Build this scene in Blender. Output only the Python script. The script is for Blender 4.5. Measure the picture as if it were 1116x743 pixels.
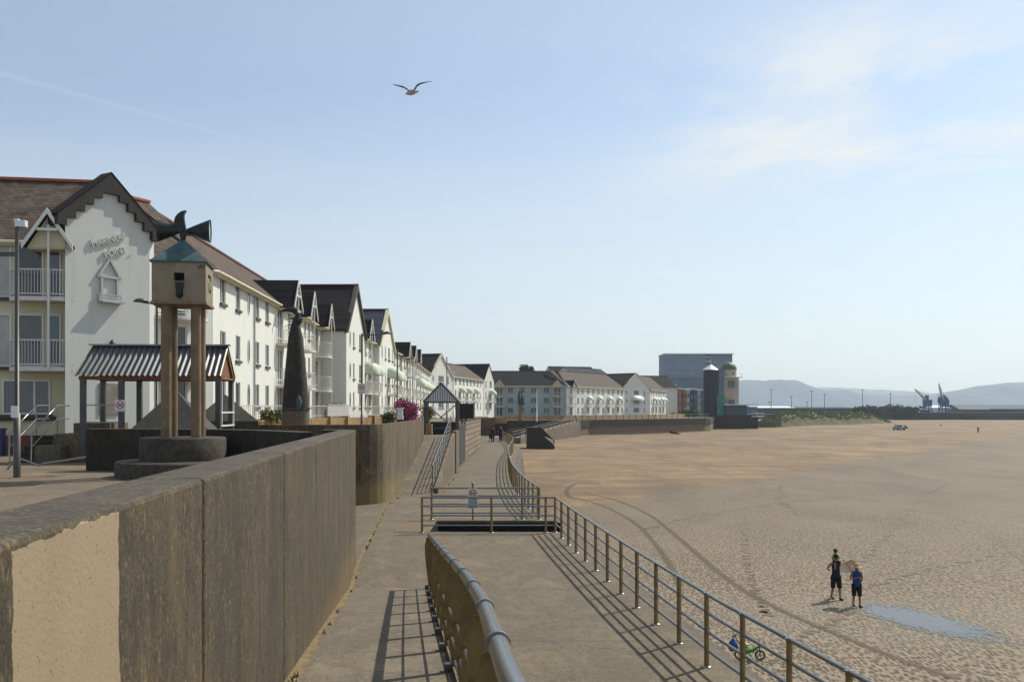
import bpy, math, random
from math import radians as R, sin, cos, pi, sqrt, atan2
from mathutils import Vector, Matrix
random.seed(7)
S = bpy.context.scene
for o in list(bpy.data.objects): bpy.data.objects.remove(o)
COL = S.collection

# ------------------------------------------------------------------ camera, sky, sun, exposure
cam = bpy.data.objects.new('camera', bpy.data.cameras.new('camera'))
COL.objects.link(cam)
cam.location = (0, 0, 3.75); cam.rotation_euler = (R(90), 0, 0)
cam.data.sensor_width = 36; cam.data.lens = 35; cam.data.shift_y = 0.0659
cam.data.clip_start = 0.1; cam.data.clip_end = 40000
S.camera = cam
F = 1085.0
def at(px, py, Y):
    return Vector(((px - 558) / F * Y, Y, 3.75 + (445 - py) / F * Y))

SUN_DIR = Vector((0.68, 0.66, 1.0)).normalized()
EL = math.asin(SUN_DIR.z); AZ = atan2(SUN_DIR.x, SUN_DIR.y)
sl = bpy.data.lights.new('sun', 'SUN'); sl.energy = 5.0; sl.angle = R(0.55); sl.color = (1.0, 0.94, 0.82)
so = bpy.data.objects.new('sun', sl); COL.objects.link(so)
so.rotation_euler = (-SUN_DIR).to_track_quat('-Z', 'Y').to_euler(); so.location = (40, 40, 80)

W = bpy.data.worlds.new('World'); S.world = W; W.use_nodes = True
nt = W.node_tree; nt.nodes.clear()
def wn(t, **k):
    n = nt.nodes.new(t)
    for a, b in k.items(): setattr(n, a, b)
    return n
sky = wn('ShaderNodeTexSky', sky_type='NISHITA'); sky.sun_disc = False
sky.sun_elevation = EL; sky.sun_rotation = AZ; sky.air_density = 0.85; sky.dust_density = 1.0; sky.ozone_density = 1.0
tc = wn('ShaderNodeTexCoord'); sep = wn('ShaderNodeSeparateXYZ')
nt.links.new(tc.outputs['Generated'], sep.inputs[0])
def wm(op, a, b=None, clamp=False):
    n = wn('ShaderNodeMath', operation=op); n.use_clamp = clamp
    for i, v in enumerate((a, b)):
        if v is None: continue
        if isinstance(v, (int, float)): n.inputs[i].default_value = v
        else: nt.links.new(v, n.inputs[i])
    return n.outputs[0]
zc = wm('MAXIMUM', sep.outputs[2], 0.02)
u = wm('DIVIDE', sep.outputs[0], zc); v = wm('DIVIDE', sep.outputs[1], zc)
cmb = wn('ShaderNodeCombineXYZ'); nt.links.new(u, cmb.inputs[0]); nt.links.new(v, cmb.inputs[1])
no = wn('ShaderNodeTexNoise'); no.inputs['Scale'].default_value = 0.9; no.inputs['Detail'].default_value = 9; no.inputs['Roughness'].default_value = 0.62
no.inputs['Distortion'].default_value = 0.35
mp = wn('ShaderNodeMapping'); mp.inputs['Location'].default_value = (3.1, 1.3, 0); mp.inputs['Scale'].default_value = (1.0, 0.85, 1)
nt.links.new(cmb.outputs[0], mp.inputs[0]); nt.links.new(mp.outputs[0], no.inputs['Vector'])
cr = wn('ShaderNodeValToRGB'); cr.color_ramp.elements[0].position = 0.42; cr.color_ramp.elements[1].position = 0.62
nt.links.new(no.outputs[0], cr.inputs[0])
# a bank of broken cloud in the east-north-east, low over the bay
az_m = wn('ShaderNodeMapRange'); az_m.inputs[1].default_value = 0.02; az_m.inputs[2].default_value = 0.34; az_m.interpolation_type = 'SMOOTHSTEP'
nt.links.new(sep.outputs[0], az_m.inputs[0])
e1 = wn('ShaderNodeMapRange'); e1.inputs[1].default_value = 0.19; e1.inputs[2].default_value = 0.235; e1.interpolation_type = 'SMOOTHSTEP'
nt.links.new(sep.outputs[2], e1.inputs[0])
e2 = wn('ShaderNodeMapRange'); e2.inputs[1].default_value = 0.40; e2.inputs[2].default_value = 0.29; e2.interpolation_type = 'SMOOTHSTEP'
nt.links.new(sep.outputs[2], e2.inputs[0])
mk = wm('MULTIPLY', wm('MULTIPLY', az_m.outputs[0], e1.outputs[0]), e2.outputs[0])
mk2 = wm('MULTIPLY', wm('MULTIPLY', cr.outputs[0], mk), 1.15, True)
# thin high veil everywhere
no2 = wn('ShaderNodeTexNoise'); no2.inputs['Scale'].default_value = 0.45; no2.inputs['Detail'].default_value = 6
mp2 = wn('ShaderNodeMapping'); mp2.inputs['Scale'].default_value = (0.5, 1.2, 1); mp2.inputs['Rotation'].default_value = (0, 0, 0.5)
nt.links.new(cmb.outputs[0], mp2.inputs[0]); nt.links.new(mp2.outputs[0], no2.inputs['Vector'])
cr2 = wn('ShaderNodeValToRGB'); cr2.color_ramp.elements[0].position = 0.35; cr2.color_ramp.elements[1].position = 0.8
nt.links.new(no2.outputs[0], cr2.inputs[0])
veil = wm('ADD', wm('MULTIPLY', cr2.outputs[0], 0.20), 0.22)
lowh = wn('ShaderNodeMapRange'); lowh.inputs[1].default_value = 0.34; lowh.inputs[2].default_value = 0.0; lowh.interpolation_type = 'SMOOTHSTEP'
nt.links.new(sep.outputs[2], lowh.inputs[0])
veil = wm('ADD', veil, wm('MULTIPLY', lowh.outputs[0], 0.42))
# old vapour trail, high on the left
dp = wn('ShaderNodeVectorMath', operation='DOT_PRODUCT'); nrm_ = Vector((-558, 1085, 365)).cross(Vector((-158, 1085, 255))).normalized(); dp.inputs[1].default_value = tuple(nrm_)
nt.links.new(tc.outputs['Generated'], dp.inputs[0])
tr = wn('ShaderNodeMapRange'); tr.inputs[1].default_value = 0.0035; tr.inputs[2].default_value = 0.0; tr.interpolation_type = 'SMOOTHSTEP'; nt.links.new(wm('ABSOLUTE', dp.outputs['Value']), tr.inputs[0])
tx_ = wn('ShaderNodeMapRange'); tx_.inputs[1].default_value = -0.12; tx_.inputs[2].default_value = -0.35; nt.links.new(sep.outputs[0], tx_.inputs[0])
veil = wm('ADD', veil, wm('MULTIPLY', wm('MULTIPLY', tr.outputs[0], tx_.outputs[0]), wm('MULTIPLY', no.outputs[0], 0.16)))
tot = wm('ADD', veil, wm('MULTIPLY', mk2, 0.60), True)
mx = wn('ShaderNodeMixRGB'); mx.inputs[2].default_value = (6.9, 7.05, 7.0, 1)
tint = wn('ShaderNodeMixRGB', blend_type='MULTIPLY'); tint.inputs[0].default_value = 1; tint.inputs[2].default_value = (0.84, 1.03, 1.10, 1)
nt.links.new(sky.outputs[0], tint.inputs[1]); nt.links.new(tot, mx.inputs[0]); nt.links.new(tint.outputs[0], mx.inputs[1])
bg = wn('ShaderNodeBackground'); bg.inputs[1].default_value = 0.124
nt.links.new(mx.outputs[0], bg.inputs[0])
ow = wn('ShaderNodeOutputWorld'); nt.links.new(bg.outputs[0], ow.inputs[0])
S.view_settings.view_transform = 'Standard'; S.view_settings.look = 'None'
S.view_settings.exposure = 0.0; S.view_settings.gamma = 1; S.view_settings.use_curve_mapping = False
S.render.engine = 'CYCLES'
S.cycles.max_bounces = 6; S.cycles.volume_bounces = 0; S.cycles.use_denoising = True
S.cycles.transparent_max_bounces = 8

# ------------------------------------------------------------------ materials
class NT:
    def __init__(s, name):
        s.m = bpy.data.materials.new(name); s.m.use_nodes = True; s.t = s.m.node_tree
        s.b = s.t.nodes['Principled BSDF']
    def n(s, t, **k):
        n = s.t.nodes.new(t)
        for a, b in k.items(): setattr(n, a, b)
        return n
    def l(s, a, b): s.t.links.new(a, b)
    def pos(s, scale=(1, 1, 1), obj=False, rot=(0, 0, 0), loc=(0, 0, 0)):
        src = s.n('ShaderNodeTexCoord').outputs['Object'] if obj else s.n('ShaderNodeNewGeometry').outputs['Position']
        m = s.n('ShaderNodeMapping'); m.inputs['Scale'].default_value = scale; m.inputs['Rotation'].default_value = rot; m.inputs['Location'].default_value = loc
        s.l(src, m.inputs[0]); return m.outputs[0]
    def noise(s, vec, scale, detail=4, rough=0.55, dist=0.0):
        n = s.n('ShaderNodeTexNoise'); n.inputs['Scale'].default_value = scale; n.inputs['Detail'].default_value = detail
        n.inputs['Roughness'].default_value = rough; n.inputs['Distortion'].default_value = dist
        s.l(vec, n.inputs['Vector']); return n.outputs[0]
    def ramp(s, fac, stops, interp='LINEAR'):
        r = s.n('ShaderNodeValToRGB'); e = r.color_ramp.elements; r.color_ramp.interpolation = interp
        while len(e) < len(stops): e.new(0.5)
        for x, (p, c) in zip(e, stops):
            x.position = p; x.color = (c if isinstance(c, tuple) else (c, c, c)) + (1,) if not (isinstance(c, tuple) and len(c) == 4) else c
        s.l(fac, r.inputs[0]); return r.outputs[0]
    def math(s, op, a, b=None, c=None, clamp=False):
        n = s.n('ShaderNodeMath', operation=op); n.use_clamp = clamp
        for i, v in enumerate((a, b, c)):
            if v is None: continue
            if isinstance(v, (int, float)): n.inputs[i].default_value = v
            else: s.l(v, n.inputs[i])
        return n.outputs[0]
    def mix(s, fac, a, b, mode='MIX'):
        n = s.n('ShaderNodeMixRGB', blend_type=mode)
        for i, v in enumerate((fac, a, b)):
            if isinstance(v, (int, float)): n.inputs[i].default_value = v
            elif isinstance(v, tuple): n.inputs[i].default_value = v + (1,)
            else: s.l(v, n.inputs[i])
        return n.outputs[0]
    def col(s, c):
        if isinstance(c, tuple): s.b.inputs['Base Color'].default_value = c + (1,)
        else: s.l(c, s.b.inputs['Base Color'])
    def rough(s, r):
        if isinstance(r, (int, float)): s.b.inputs['Roughness'].default_value = r
        else: s.l(r, s.b.inputs['Roughness'])
    def bump(s, h, strength=0.4, dist=0.02):
        b = s.n('ShaderNodeBump'); b.inputs['Strength'].default_value = strength; b.inputs['Distance'].default_value = dist
        s.l(h, b.inputs['Height']); s.l(b.outputs[0], s.b.inputs['Normal'])
    def sepxyz(s, vec):
        n = s.n('ShaderNodeSeparateXYZ'); s.l(vec, n.inputs[0]); return n.outputs

M = {}
def simple(name, c, rough=0.7, metal=0.0, var=0.15, nscale=3.0, obj=False, spec=None, bumpy=0.0):
    t = NT(name); c2 = tuple(x * (1 - var) for x in c); c3 = tuple(min(1, x * (1 + var)) for x in c)
    f = t.noise(t.pos(obj=obj), nscale, 5, 0.65)
    t.col(t.ramp(f, [(0.3, c2), (0.7, c3)])); t.rough(rough); t.b.inputs['Metallic'].default_value = metal
    if spec is not None: t.b.inputs['Specular IOR Level'].default_value = spec
    if bumpy: t.bump(t.noise(t.pos(obj=obj), nscale * 8, 4), bumpy, 0.01)
    M[name] = t.m; return t.m

simple('steel', (0.27, 0.275, 0.27), 0.24, 1.0, 0.12, 9)
simple('steel_old', (0.22, 0.225, 0.225), 0.4, 0.9, 0.25, 6)
simple('post_sandlit', (0.27, 0.20, 0.095), 0.5, 0.6, 0.3, 7)  # steel posts: warm light reflected off the sand put into the colour
simple('plate_sandlit', (0.21, 0.15, 0.06), 0.6, 0.3, 0.3, 5)  # plates: gold of reflected light put into the colour
simple('lamp_grey', (0.085, 0.085, 0.08), 0.5, 0.5, 0.2, 2)
simple('white_frame', (0.66, 0.66, 0.62), 0.45, 0, 0.05, 5)
simple('grey_frame', (0.42, 0.43, 0.42), 0.5, 0, 0.08, 5)
simple('cream_frame', (0.62, 0.57, 0.42), 0.6, 0, 0.08, 5)
simple('balcony_white', (0.62, 0.60, 0.55), 0.5, 0, 0.08, 4)
simple('dark_sill', (0.075, 0.068, 0.058), 0.8, 0, 0.25, 8)
simple('curtain', (0.42, 0.42, 0.40), 0.9, 0, 0.15, 3)
simple('awning', (0.52, 0.58, 0.46), 0.85, 0, 0.08, 4)
simple('dark_metal', (0.035, 0.037, 0.04), 0.5, 0.2, 0.2, 4)
simple('black_wood_shade', (0.018, 0.018, 0.018), 0.7, 0, 0.3, 4)
simple('rust_wood', (0.16, 0.07, 0.025), 0.8, 0, 0.35, 6)
simple('blue_bin', (0.02, 0.035, 0.10), 0.5, 0, 0.1, 4)
simple('ridge_orange', (0.36, 0.095, 0.04), 0.8, 0, 0.3, 4)
simple('ridge_dark', (0.13, 0.035, 0.028), 0.8, 0, 0.3, 4)
simple('tan_stone', (0.34, 0.22, 0.095), 0.9, 0, 0.3, 2.2, bumpy=0.3)
simple('white_paint', (0.74, 0.74, 0.72), 0.5, 0, 0.04, 3)
simple('red_paint', (0.42, 0.035, 0.04), 0.5, 0, 0.1, 3)
simple('grey_sign', (0.30, 0.33, 0.37), 0.5, 0, 0.1, 3)
simple('black_rubber', (0.012, 0.012, 0.012), 0.7, 0, 0.2, 6)
simple('skin', (0.30, 0.15, 0.09), 0.6, 0, 0.06, 6)
simple('hair_dark', (0.02, 0.014, 0.01), 0.7, 0, 0.2, 20)
simple('cloth_navy', (0.012, 0.016, 0.035), 0.9, 0, 0.2, 12)
simple('cloth_black', (0.010, 0.010, 0.011), 0.9, 0, 0.2, 12)
simple('cloth_blue', (0.010, 0.042, 0.19), 0.85, 0, 0.15, 12)
simple('cloth_green', (0.10, 0.42, 0.06), 0.85, 0, 0.1, 12)
simple('cloth_red', (0.35, 0.03, 0.03), 0.85, 0, 0.1, 12)
simple('straw', (0.48, 0.33, 0.15), 0.9, 0, 0.2, 30)
simple('parasol', (0.80, 0.72, 0.54), 0.9, 0, 0.06, 8)
simple('bag_blue', (0.01, 0.06, 0.22), 0.6, 0, 0.4, 14)
simple('bike_green', (0.05, 0.22, 0.03), 0.4, 0, 0.2, 14)
simple('bike_lime', (0.45, 0.62, 0.12), 0.4, 0, 0.1, 14)
simple('gull_grey', (0.16, 0.15, 0.14), 0.8, 0, 0.3, 6)
simple('gull_white', (0.42, 0.36, 0.28), 0.8, 0, 0.15, 6)
simple('gull_dark', (0.03, 0.03, 0.035), 0.8, 0, 0.2, 6)
simple('black_slate', (0.014, 0.013, 0.012), 0.95, 0, 0.4, 3, spec=0.1)
simple('hedge_dark', (0.02, 0.03, 0.014), 0.9, 0, 0.4, 3)
simple('leaf_a', (0.055, 0.085, 0.022), 0.7, 0, 0.35, 5)
simple('leaf_b', (0.10, 0.13, 0.03), 0.7, 0, 0.3, 5)
simple('leaf_yellow', (0.30, 0.26, 0.04), 0.7, 0, 0.3, 5)
simple('petal_pink', (0.46, 0.07, 0.20), 0.7, 0, 0.25, 8)
simple('bark', (0.07, 0.05, 0.035), 0.9, 0, 0.3, 5)
simple('terracotta', (0.40, 0.14, 0.06), 0.8, 0, 0.2, 4)
simple('cream_tower', (0.46, 0.40, 0.31), 0.85, 0, 0.10, 0.5)
simple('green_dome', (0.055, 0.12, 0.045), 0.6, 0, 0.2, 0.8)
simple('green_panel', (0.035, 0.22, 0.16), 0.6, 0, 0.2, 0.6)
simple('blue_panel', (0.03, 0.06, 0.10), 0.45, 0, 0.25, 0.4)
simple('bright_blue', (0.08, 0.15, 0.27), 0.4, 0, 0.2, 0.8)
simple('red_render', (0.30, 0.03, 0.03), 0.7, 0, 0.1, 0.5)
simple('brown_render', (0.28, 0.20, 0.14), 0.8, 0, 0.1, 0.5)
simple('pale_metal', (0.62, 0.66, 0.68), 0.45, 0.3, 0.08, 0.5)
simple('shed_dark', (0.035, 0.055, 0.09), 0.8, 0, 0.25, 0.06)
simple('shed_roof', (0.07, 0.11, 0.15), 0.95, 0, 0.2, 0.06)
simple('shed_brick', (0.14, 0.08, 0.07), 0.85, 0, 0.2, 0.2)
simple('quay_dark', (0.018, 0.025, 0.038), 0.9, 0, 0.35, 0.15)
simple('crane_blue', (0.03, 0.09, 0.22), 0.6, 0, 0.2, 0.5)
simple('crane_tan', (0.48, 0.45, 0.36), 0.6, 0, 0.1, 0.5)
simple('far_tree', (0.05, 0.08, 0.05), 0.9, 0, 0.4, 0.2)
simple('hill_land', (0.018, 0.055, 0.11), 0.95, 0, 0.3, 0.003)  # blue of the distant haze mixed into the hills' own colour
simple('land', (0.07, 0.08, 0.045), 0.95, 0, 0.3, 0.02)
simple('letter_grey', (0.62, 0.62, 0.58), 0.6, 0, 0.1, 20)
simple('relief_grey', (0.42, 0.44, 0.43), 0.7, 0, 0.15, 5)
simple('board_tan', (0.26, 0.23, 0.19), 0.9, 0, 0.3, 2.5)
simple('verdigris', (0.055, 0.105, 0.115), 0.75, 0.1, 0.45, 3.0, bumpy=0.2)
simple('verdigris_pale', (0.28, 0.36, 0.34), 0.7, 0.1, 0.2, 3.0)
simple('bronze_dark', (0.025, 0.032, 0.030), 0.5, 0.5, 0.35, 5)
simple('box_stone', (0.235, 0.19, 0.135), 0.85, 0, 0.22, 2.5, bumpy=0.25)
simple('stone_relief', (0.20, 0.19, 0.10), 0.85, 0, 0.4, 7)
simple('brick_red', (0.19, 0.06, 0.035), 0.85, 0, 0.3, 3)
simple('car_paint', (0.35, 0.38, 0.38), 0.35, 0, 0.05, 2)
simple('car_dark', (0.03, 0.035, 0.035), 0.35, 0, 0.05, 2)
simple('banner', (0.52, 0.48, 0.46), 0.7, 0, 0.05, 2)

def glass(name, tint, curtain=0.0):
    t = NT(name)
    oi = t.n('ShaderNodeObjectInfo').outputs['Random']
    p = t.pos(obj=True)
    f = t.noise(p, 1.3, 2)
    base = t.mix(t.ramp(oi, [(0.35, 0.0), (0.9, 1.0)]), tint, tuple(min(1, x * 3.2 + 0.035) for x in tint))
    if curtain:
        sx = t.sepxyz(p)[0]
        w = t.math('SINE', t.math('MULTIPLY', sx, 90.0))
        base = t.mix(t.math('MULTIPLY', t.math('ADD', w, 1.0), 0.5 * curtain), base, (0.16, 0.20, 0.22))
    t.col(t.mix(t.math('MULTIPLY', f, 0.5), base, tint)); t.rough(0.06)
    t.b.inputs['Specular IOR Level'].default_value = 0.7
    M[name] = t.m
glass('pane', (0.012, 0.017, 0.022)); glass('pane_blind', (0.015, 0.03, 0.04), 0.9)
glass('pane_far', (0.03, 0.05, 0.08))

def render_mat(name, c, streak=0.25, warm=(0.80, 0.74, 0.56)):
    t = NT(name)
    a = t.noise(t.pos((1, 1, 0.18)), 1.6, 6, 0.65)
    b = t.noise(t.pos(), 0.35, 4)
    d = t.noise(t.pos(), 18, 3)
    base = t.mix(t.ramp(b, [(0.35, 0.0), (0.75, 1.0)]), c, tuple(x * y for x, y in zip(c, (0.97, 0.96, 0.90))))
    base = t.mix(t.math('MULTIPLY', t.ramp(a, [(0.50, 0.0), (0.8, 1.0)]), streak), base, tuple(x * 0.6 * w for x, w in zip(c, warm)))
    t.col(base); t.rough(0.9); t.bump(d, 0.12, 0.01)
    M[name] = t.m
render_mat('render_white', (0.68, 0.69, 0.65)); render_mat('render_cream', (0.60, 0.56, 0.40), 0.3)
render_mat('render_grey', (0.55, 0.565, 0.54)); render_mat('render_blue_shade', (0.30, 0.38, 0.40))  # the far block's shade is put into its blue-grey render

def roof_mat(name, c1, c2, moss=(0.12, 0.12, 0.10), row=0.22):
    t = NT(name)
    p = t.pos(obj=True); xyz = t.sepxyz(p)
    cv = t.n('ShaderNodeCombineXYZ'); t.l(xyz[0], cv.inputs[0]); t.l(t.math('MULTIPLY', xyz[2], 1.4), cv.inputs[1])
    t.l(t.math('MULTIPLY', xyz[1], 0.0), cv.inputs[2])
    # tiles run along whichever plan axis is the longer: use x + y so both slopes and wings get joints
    t.l(t.math('ADD', xyz[0], t.math('MULTIPLY', xyz[1], 0.0)), cv.inputs[0])
    b = t.n('ShaderNodeTexBrick'); b.inputs['Scale'].default_value = 1.0; b.inputs['Brick Width'].default_value = 0.30
    b.inputs['Row Height'].default_value = row; b.inputs['Mortar Size'].default_value = 0.014; b.inputs['Bias'].default_value = 0.0
    b.inputs['Color1'].default_value = c1 + (1,); b.inputs['Color2'].default_value = c2 + (1,)
    b.inputs['Mortar'].default_value = tuple(x * 0.35 for x in c1) + (1,)
    t.l(cv.outputs[0], b.inputs['Vector'])
    f = t.noise(t.pos(), 0.9, 6, 0.7)
    c = t.mix(t.ramp(f, [(0.42, 0.0), (0.8, 0.75)]), b.outputs['Color'], moss)
    t.col(c); t.rough(0.9); t.b.inputs['Specular IOR Level'].default_value = 0.15; t.bump(b.outputs['Fac'], -0.5, 0.02)
    M[name] = t.m
roof_mat('roof_brown', (0.120, 0.088, 0.068), (0.055, 0.040, 0.034), (0.15, 0.13, 0.105))
roof_mat('roof_dark', (0.014, 0.013, 0.014), (0.030, 0.027, 0.027), (0.024, 0.022, 0.022))
roof_mat('roof_slate', (0.034, 0.040, 0.056), (0.052, 0.060, 0.080), (0.050, 0.058, 0.075))
roof_mat('roof_pinkish', (0.13, 0.105, 0.09), (0.085, 0.068, 0.058), (0.16, 0.14, 0.12))

def concrete(name, c, dark, stain=0.6, pit=0.5, streak=True, warmlow=None, rough=0.88, clean=None, joints=None):
    t = NT(name)
    big = t.noise(t.pos(), 0.55, 5, 0.6, 0.4)
    st = t.math('ADD', t.math('MULTIPLY', t.noise(t.pos((1, 1, 0.07) if streak else (0.35, 2.2, 1)), 3.0, 8, 0.78, 0.6), 0.55), t.math('MULTIPLY', t.noise(t.pos((1, 1, 0.5)), 1.4, 6, 0.7, 0.8), 0.45))
    fine = t.noise(t.pos(), 42, 5, 0.7)
    mid = t.noise(t.pos((1, 1, 0.55) if streak else (1, 1, 1)), 8.0, 9, 0.78, 0.5)
    mott = t.noise(t.pos((1, 1, 0.4) if streak else (1, 0.5, 1)), 1.1, 7, 0.72, 1.0)
    col = t.mix(t.math('MULTIPLY', t.ramp(st, [(0.38, 0.0), (0.60, 1.0)]), stain), c, dark)
    col = t.mix(t.ramp(big, [(0.30, 0.0), (0.72, 0.55)]), col, tuple(x * 0.62 for x in c))
    col = t.mix(t.ramp(fine, [(0.43, 0.75), (0.49, 0.0)]), col, tuple(x * 0.42 for x in dark))
    col = t.mix(t.ramp(t.noise(t.pos((1, 1, 0.6)), 34, 3, 0.6), [(0.58, 0.0), (0.66, 0.65)]), col, tuple(min(1, x * 2.1) for x in c))
    vp = t.n('ShaderNodeTexVoronoi'); vp.inputs['Scale'].default_value = 60; t.l(t.pos(), vp.inputs['Vector'])
    col = t.mix(t.ramp(vp.outputs['Distance'], [(0.12, 0.5 if pit > 0.4 else 0.15), (0.24, 0.0)]), col, tuple(x * 0.35 for x in dark))
    col = t.mix(t.ramp(mid, [(0.40, 0.60), (0.52, 0.0)]), col, tuple(x * 0.55 for x in dark))
    col = t.mix(t.ramp(mid, [(0.56, 0.0), (0.70, 0.40)]), col, tuple(min(1, x * 1.5) for x in c))
    col = t.mix(t.ramp(mott, [(0.50, 0.0), (0.68, 0.55)]), col, (c[0] * 1.30, c[1] * 1.22, c[2] * 1.10))
    col = t.mix(t.ramp(mott, [(0.34, 0.55), (0.48, 0.0)]), col, dark)
    if warmlow:
        z = t.sepxyz(t.pos())[2]
        zz = t.math('ADD', z, t.math('MULTIPLY', t.noise(t.pos((1, 1, 0.3)), 3, 4), -0.9))
        col = t.mix(t.ramp(t.math('MULTIPLY', zz, 0.5), [(0.0, 0.55), (0.30, 0.0)]), col, warmlow)
    if clean:      # the panel where the dark growth has been cleaned off
        xyz = t.sepxyz(t.pos())
        nz = t.math('MULTIPLY', t.math('SUBTRACT', t.noise(t.pos(), 6, 4), 0.5), 0.10)
        yy = t.math('ADD', xyz[1], nz)
        k = t.math('MULTIPLY', t.math('GREATER_THAN', yy, clean[0]), t.math('LESS_THAN', yy, clean[1]))
        k = t.math('MULTIPLY', k, t.math('LESS_THAN', t.math('ADD', xyz[2], t.math('MULTIPLY', nz, 0.6)), clean[2]))
        cc = t.mix(t.ramp(fine, [(0.30, 0.45), (0.40, 0.0)]), t.mix(t.ramp(t.noise(t.pos(), 3, 5), [(0.4, 0.0), (0.8, 0.6)]), clean[3], tuple(x * 0.78 for x in clean[3])), dark)
        pits = t.n('ShaderNodeTexVoronoi'); pits.inputs['Scale'].default_value = 26; t.l(t.pos(), pits.inputs['Vector'])
        cc = t.mix(t.ramp(pits.outputs['Distance'], [(0.08, 0.75), (0.14, 0.0)]), cc, dark)
        col = t.mix(k, col, cc)
    if joints:     # saw-cut joints across the slab
        y = t.sepxyz(t.pos())[1]
        m = t.math('ABSOLUTE', t.math('SUBTRACT', t.math('FRACT', t.math('DIVIDE', t.math('ADD', y, t.math('MULTIPLY', t.noise(t.pos(), 2.0, 2), 0.05)), joints)), 0.5))
        col = t.mix(t.ramp(m, [(0.0, 0.9), (0.007, 0.0)]), col, tuple(x * 0.3 for x in c))
        cr_ = t.n('ShaderNodeTexVoronoi'); cr_.feature = 'DISTANCE_TO_EDGE'; cr_.inputs['Scale'].default_value = 0.28
        cp_ = t.n('ShaderNodeVectorMath', operation='ADD'); t.l(t.pos(), cp_.inputs[0]); nz_ = t.n('ShaderNodeTexNoise'); nz_.inputs['Scale'].default_value = 1.5; nz_.inputs['Detail'].default_value = 6; t.l(t.pos(), nz_.inputs['Vector']); t.l(nz_.outputs['Color'], cp_.inputs[1])
        t.l(cp_.outputs[0], cr_.inputs['Vector'])
        col = t.mix(t.math('MULTIPLY', t.ramp(cr_.outputs['Distance'], [(0.0, 0.8), (0.006, 0.0)]), t.ramp(big, [(0.45, 0.0), (0.6, 1.0)])), col, tuple(x * 0.35 for x in c))
    t.col(col); t.rough(rough)
    t.bump(t.math('ADD', fine, t.math('MULTIPLY', st, 0.25)), pit, 0.008)
    M[name] = t.m
concrete('wall_concrete', (0.110, 0.080, 0.038), (0.030, 0.022, 0.011), 0.85, 0.6, True, (0.17, 0.10, 0.03), clean=(2.92, 4.02, 3.335, (0.29, 0.22, 0.135)))
concrete('wall_top', (0.095, 0.074, 0.048), (0.035, 0.028, 0.020), 0.7, 0.8, False)
concrete('dark_concrete', (0.055, 0.043, 0.031), (0.022, 0.019, 0.015), 0.9, 0.6, True)
concrete('pale_concrete', (0.20, 0.155, 0.10), (0.09, 0.07, 0.045), 0.8, 0.6, True)
concrete('wall2_concrete', (0.175, 0.130, 0.070), (0.040, 0.031, 0.020), 0.95, 0.5, True, (0.20, 0.15, 0.04))
concrete('deck_concrete', (0.170, 0.134, 0.083), (0.092, 0.072, 0.045), 0.8, 0.3, False, joints=4.6)
concrete('ramp_concrete', (0.180, 0.144, 0.098), (0.100, 0.080, 0.056), 0.8, 0.3, False, joints=3.3)
concrete('terrace_paving', (0.19, 0.14, 0.088), (0.105, 0.08, 0.052), 0.6, 0.3, False)
concrete('drum_concrete', (0.085, 0.068, 0.05), (0.03, 0.025, 0.02), 0.9, 0.9, False)
concrete('seawall', (0.15, 0.12, 0.085), (0.06, 0.05, 0.038), 0.95, 0.5, True)
concrete('column_stone', (0.32, 0.24, 0.15), (0.15, 0.105, 0.06), 0.8, 0.4, True)
concrete('cone_stone', (0.065, 0.052, 0.040), (0.02, 0.018, 0.016), 0.9, 0.8, True)
concrete('pyramid_stone', (0.070, 0.062, 0.054), (0.036, 0.032, 0.029), 0.7, 0.5, False)
concrete('far_wall', (0.26, 0.20, 0.135), (0.10, 0.085, 0.065), 0.9, 0.2, True)

simple('column_smooth', (0.17, 0.115, 0.06), 0.6, 0, 0.3, 2.5)
def brickish(name, c1, c2, mortar, w, h, ms=0.012):
    t = NT(name); xyz = t.sepxyz(t.pos())
    cv = t.n('ShaderNodeCombineXYZ'); t.l(t.math('ADD', xyz[0], xyz[1]), cv.inputs[0]); t.l(xyz[2], cv.inputs[1])
    b = t.n('ShaderNodeTexBrick'); b.inputs['Scale'].default_value = 1; b.inputs['Brick Width'].default_value = w; b.inputs['Row Height'].default_value = h
    b.inputs['Mortar Size'].default_value = ms; b.inputs['Color1'].default_value = c1 + (1,); b.inputs['Color2'].default_value = c2 + (1,); b.inputs['Mortar'].default_value = mortar + (1,)
    t.l(cv.outputs[0], b.inputs['Vector'])
    t.col(t.mix(t.math('MULTIPLY', t.noise(t.pos(), 1.2, 5), 0.5), b.outputs['Color'], c2)); t.rough(0.9)
    t.bump(b.outputs['Fac'], -0.4, 0.02); M[name] = t.m
brickish('block_wall', (0.30, 0.23, 0.15), (0.17, 0.125, 0.085), (0.05, 0.04, 0.03), 2.4, 0.42, 0.05)
brickish('block_wall_far', (0.24, 0.18, 0.12), (0.14, 0.10, 0.07), (0.06, 0.045, 0.03), 1.1, 0.35, 0.03)
brickish('tank_cladding', (0.22, 0.29, 0.38), (0.18, 0.25, 0.33), (0.12, 0.17, 0.24), 3.0, 3.1, 0.12)

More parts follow.
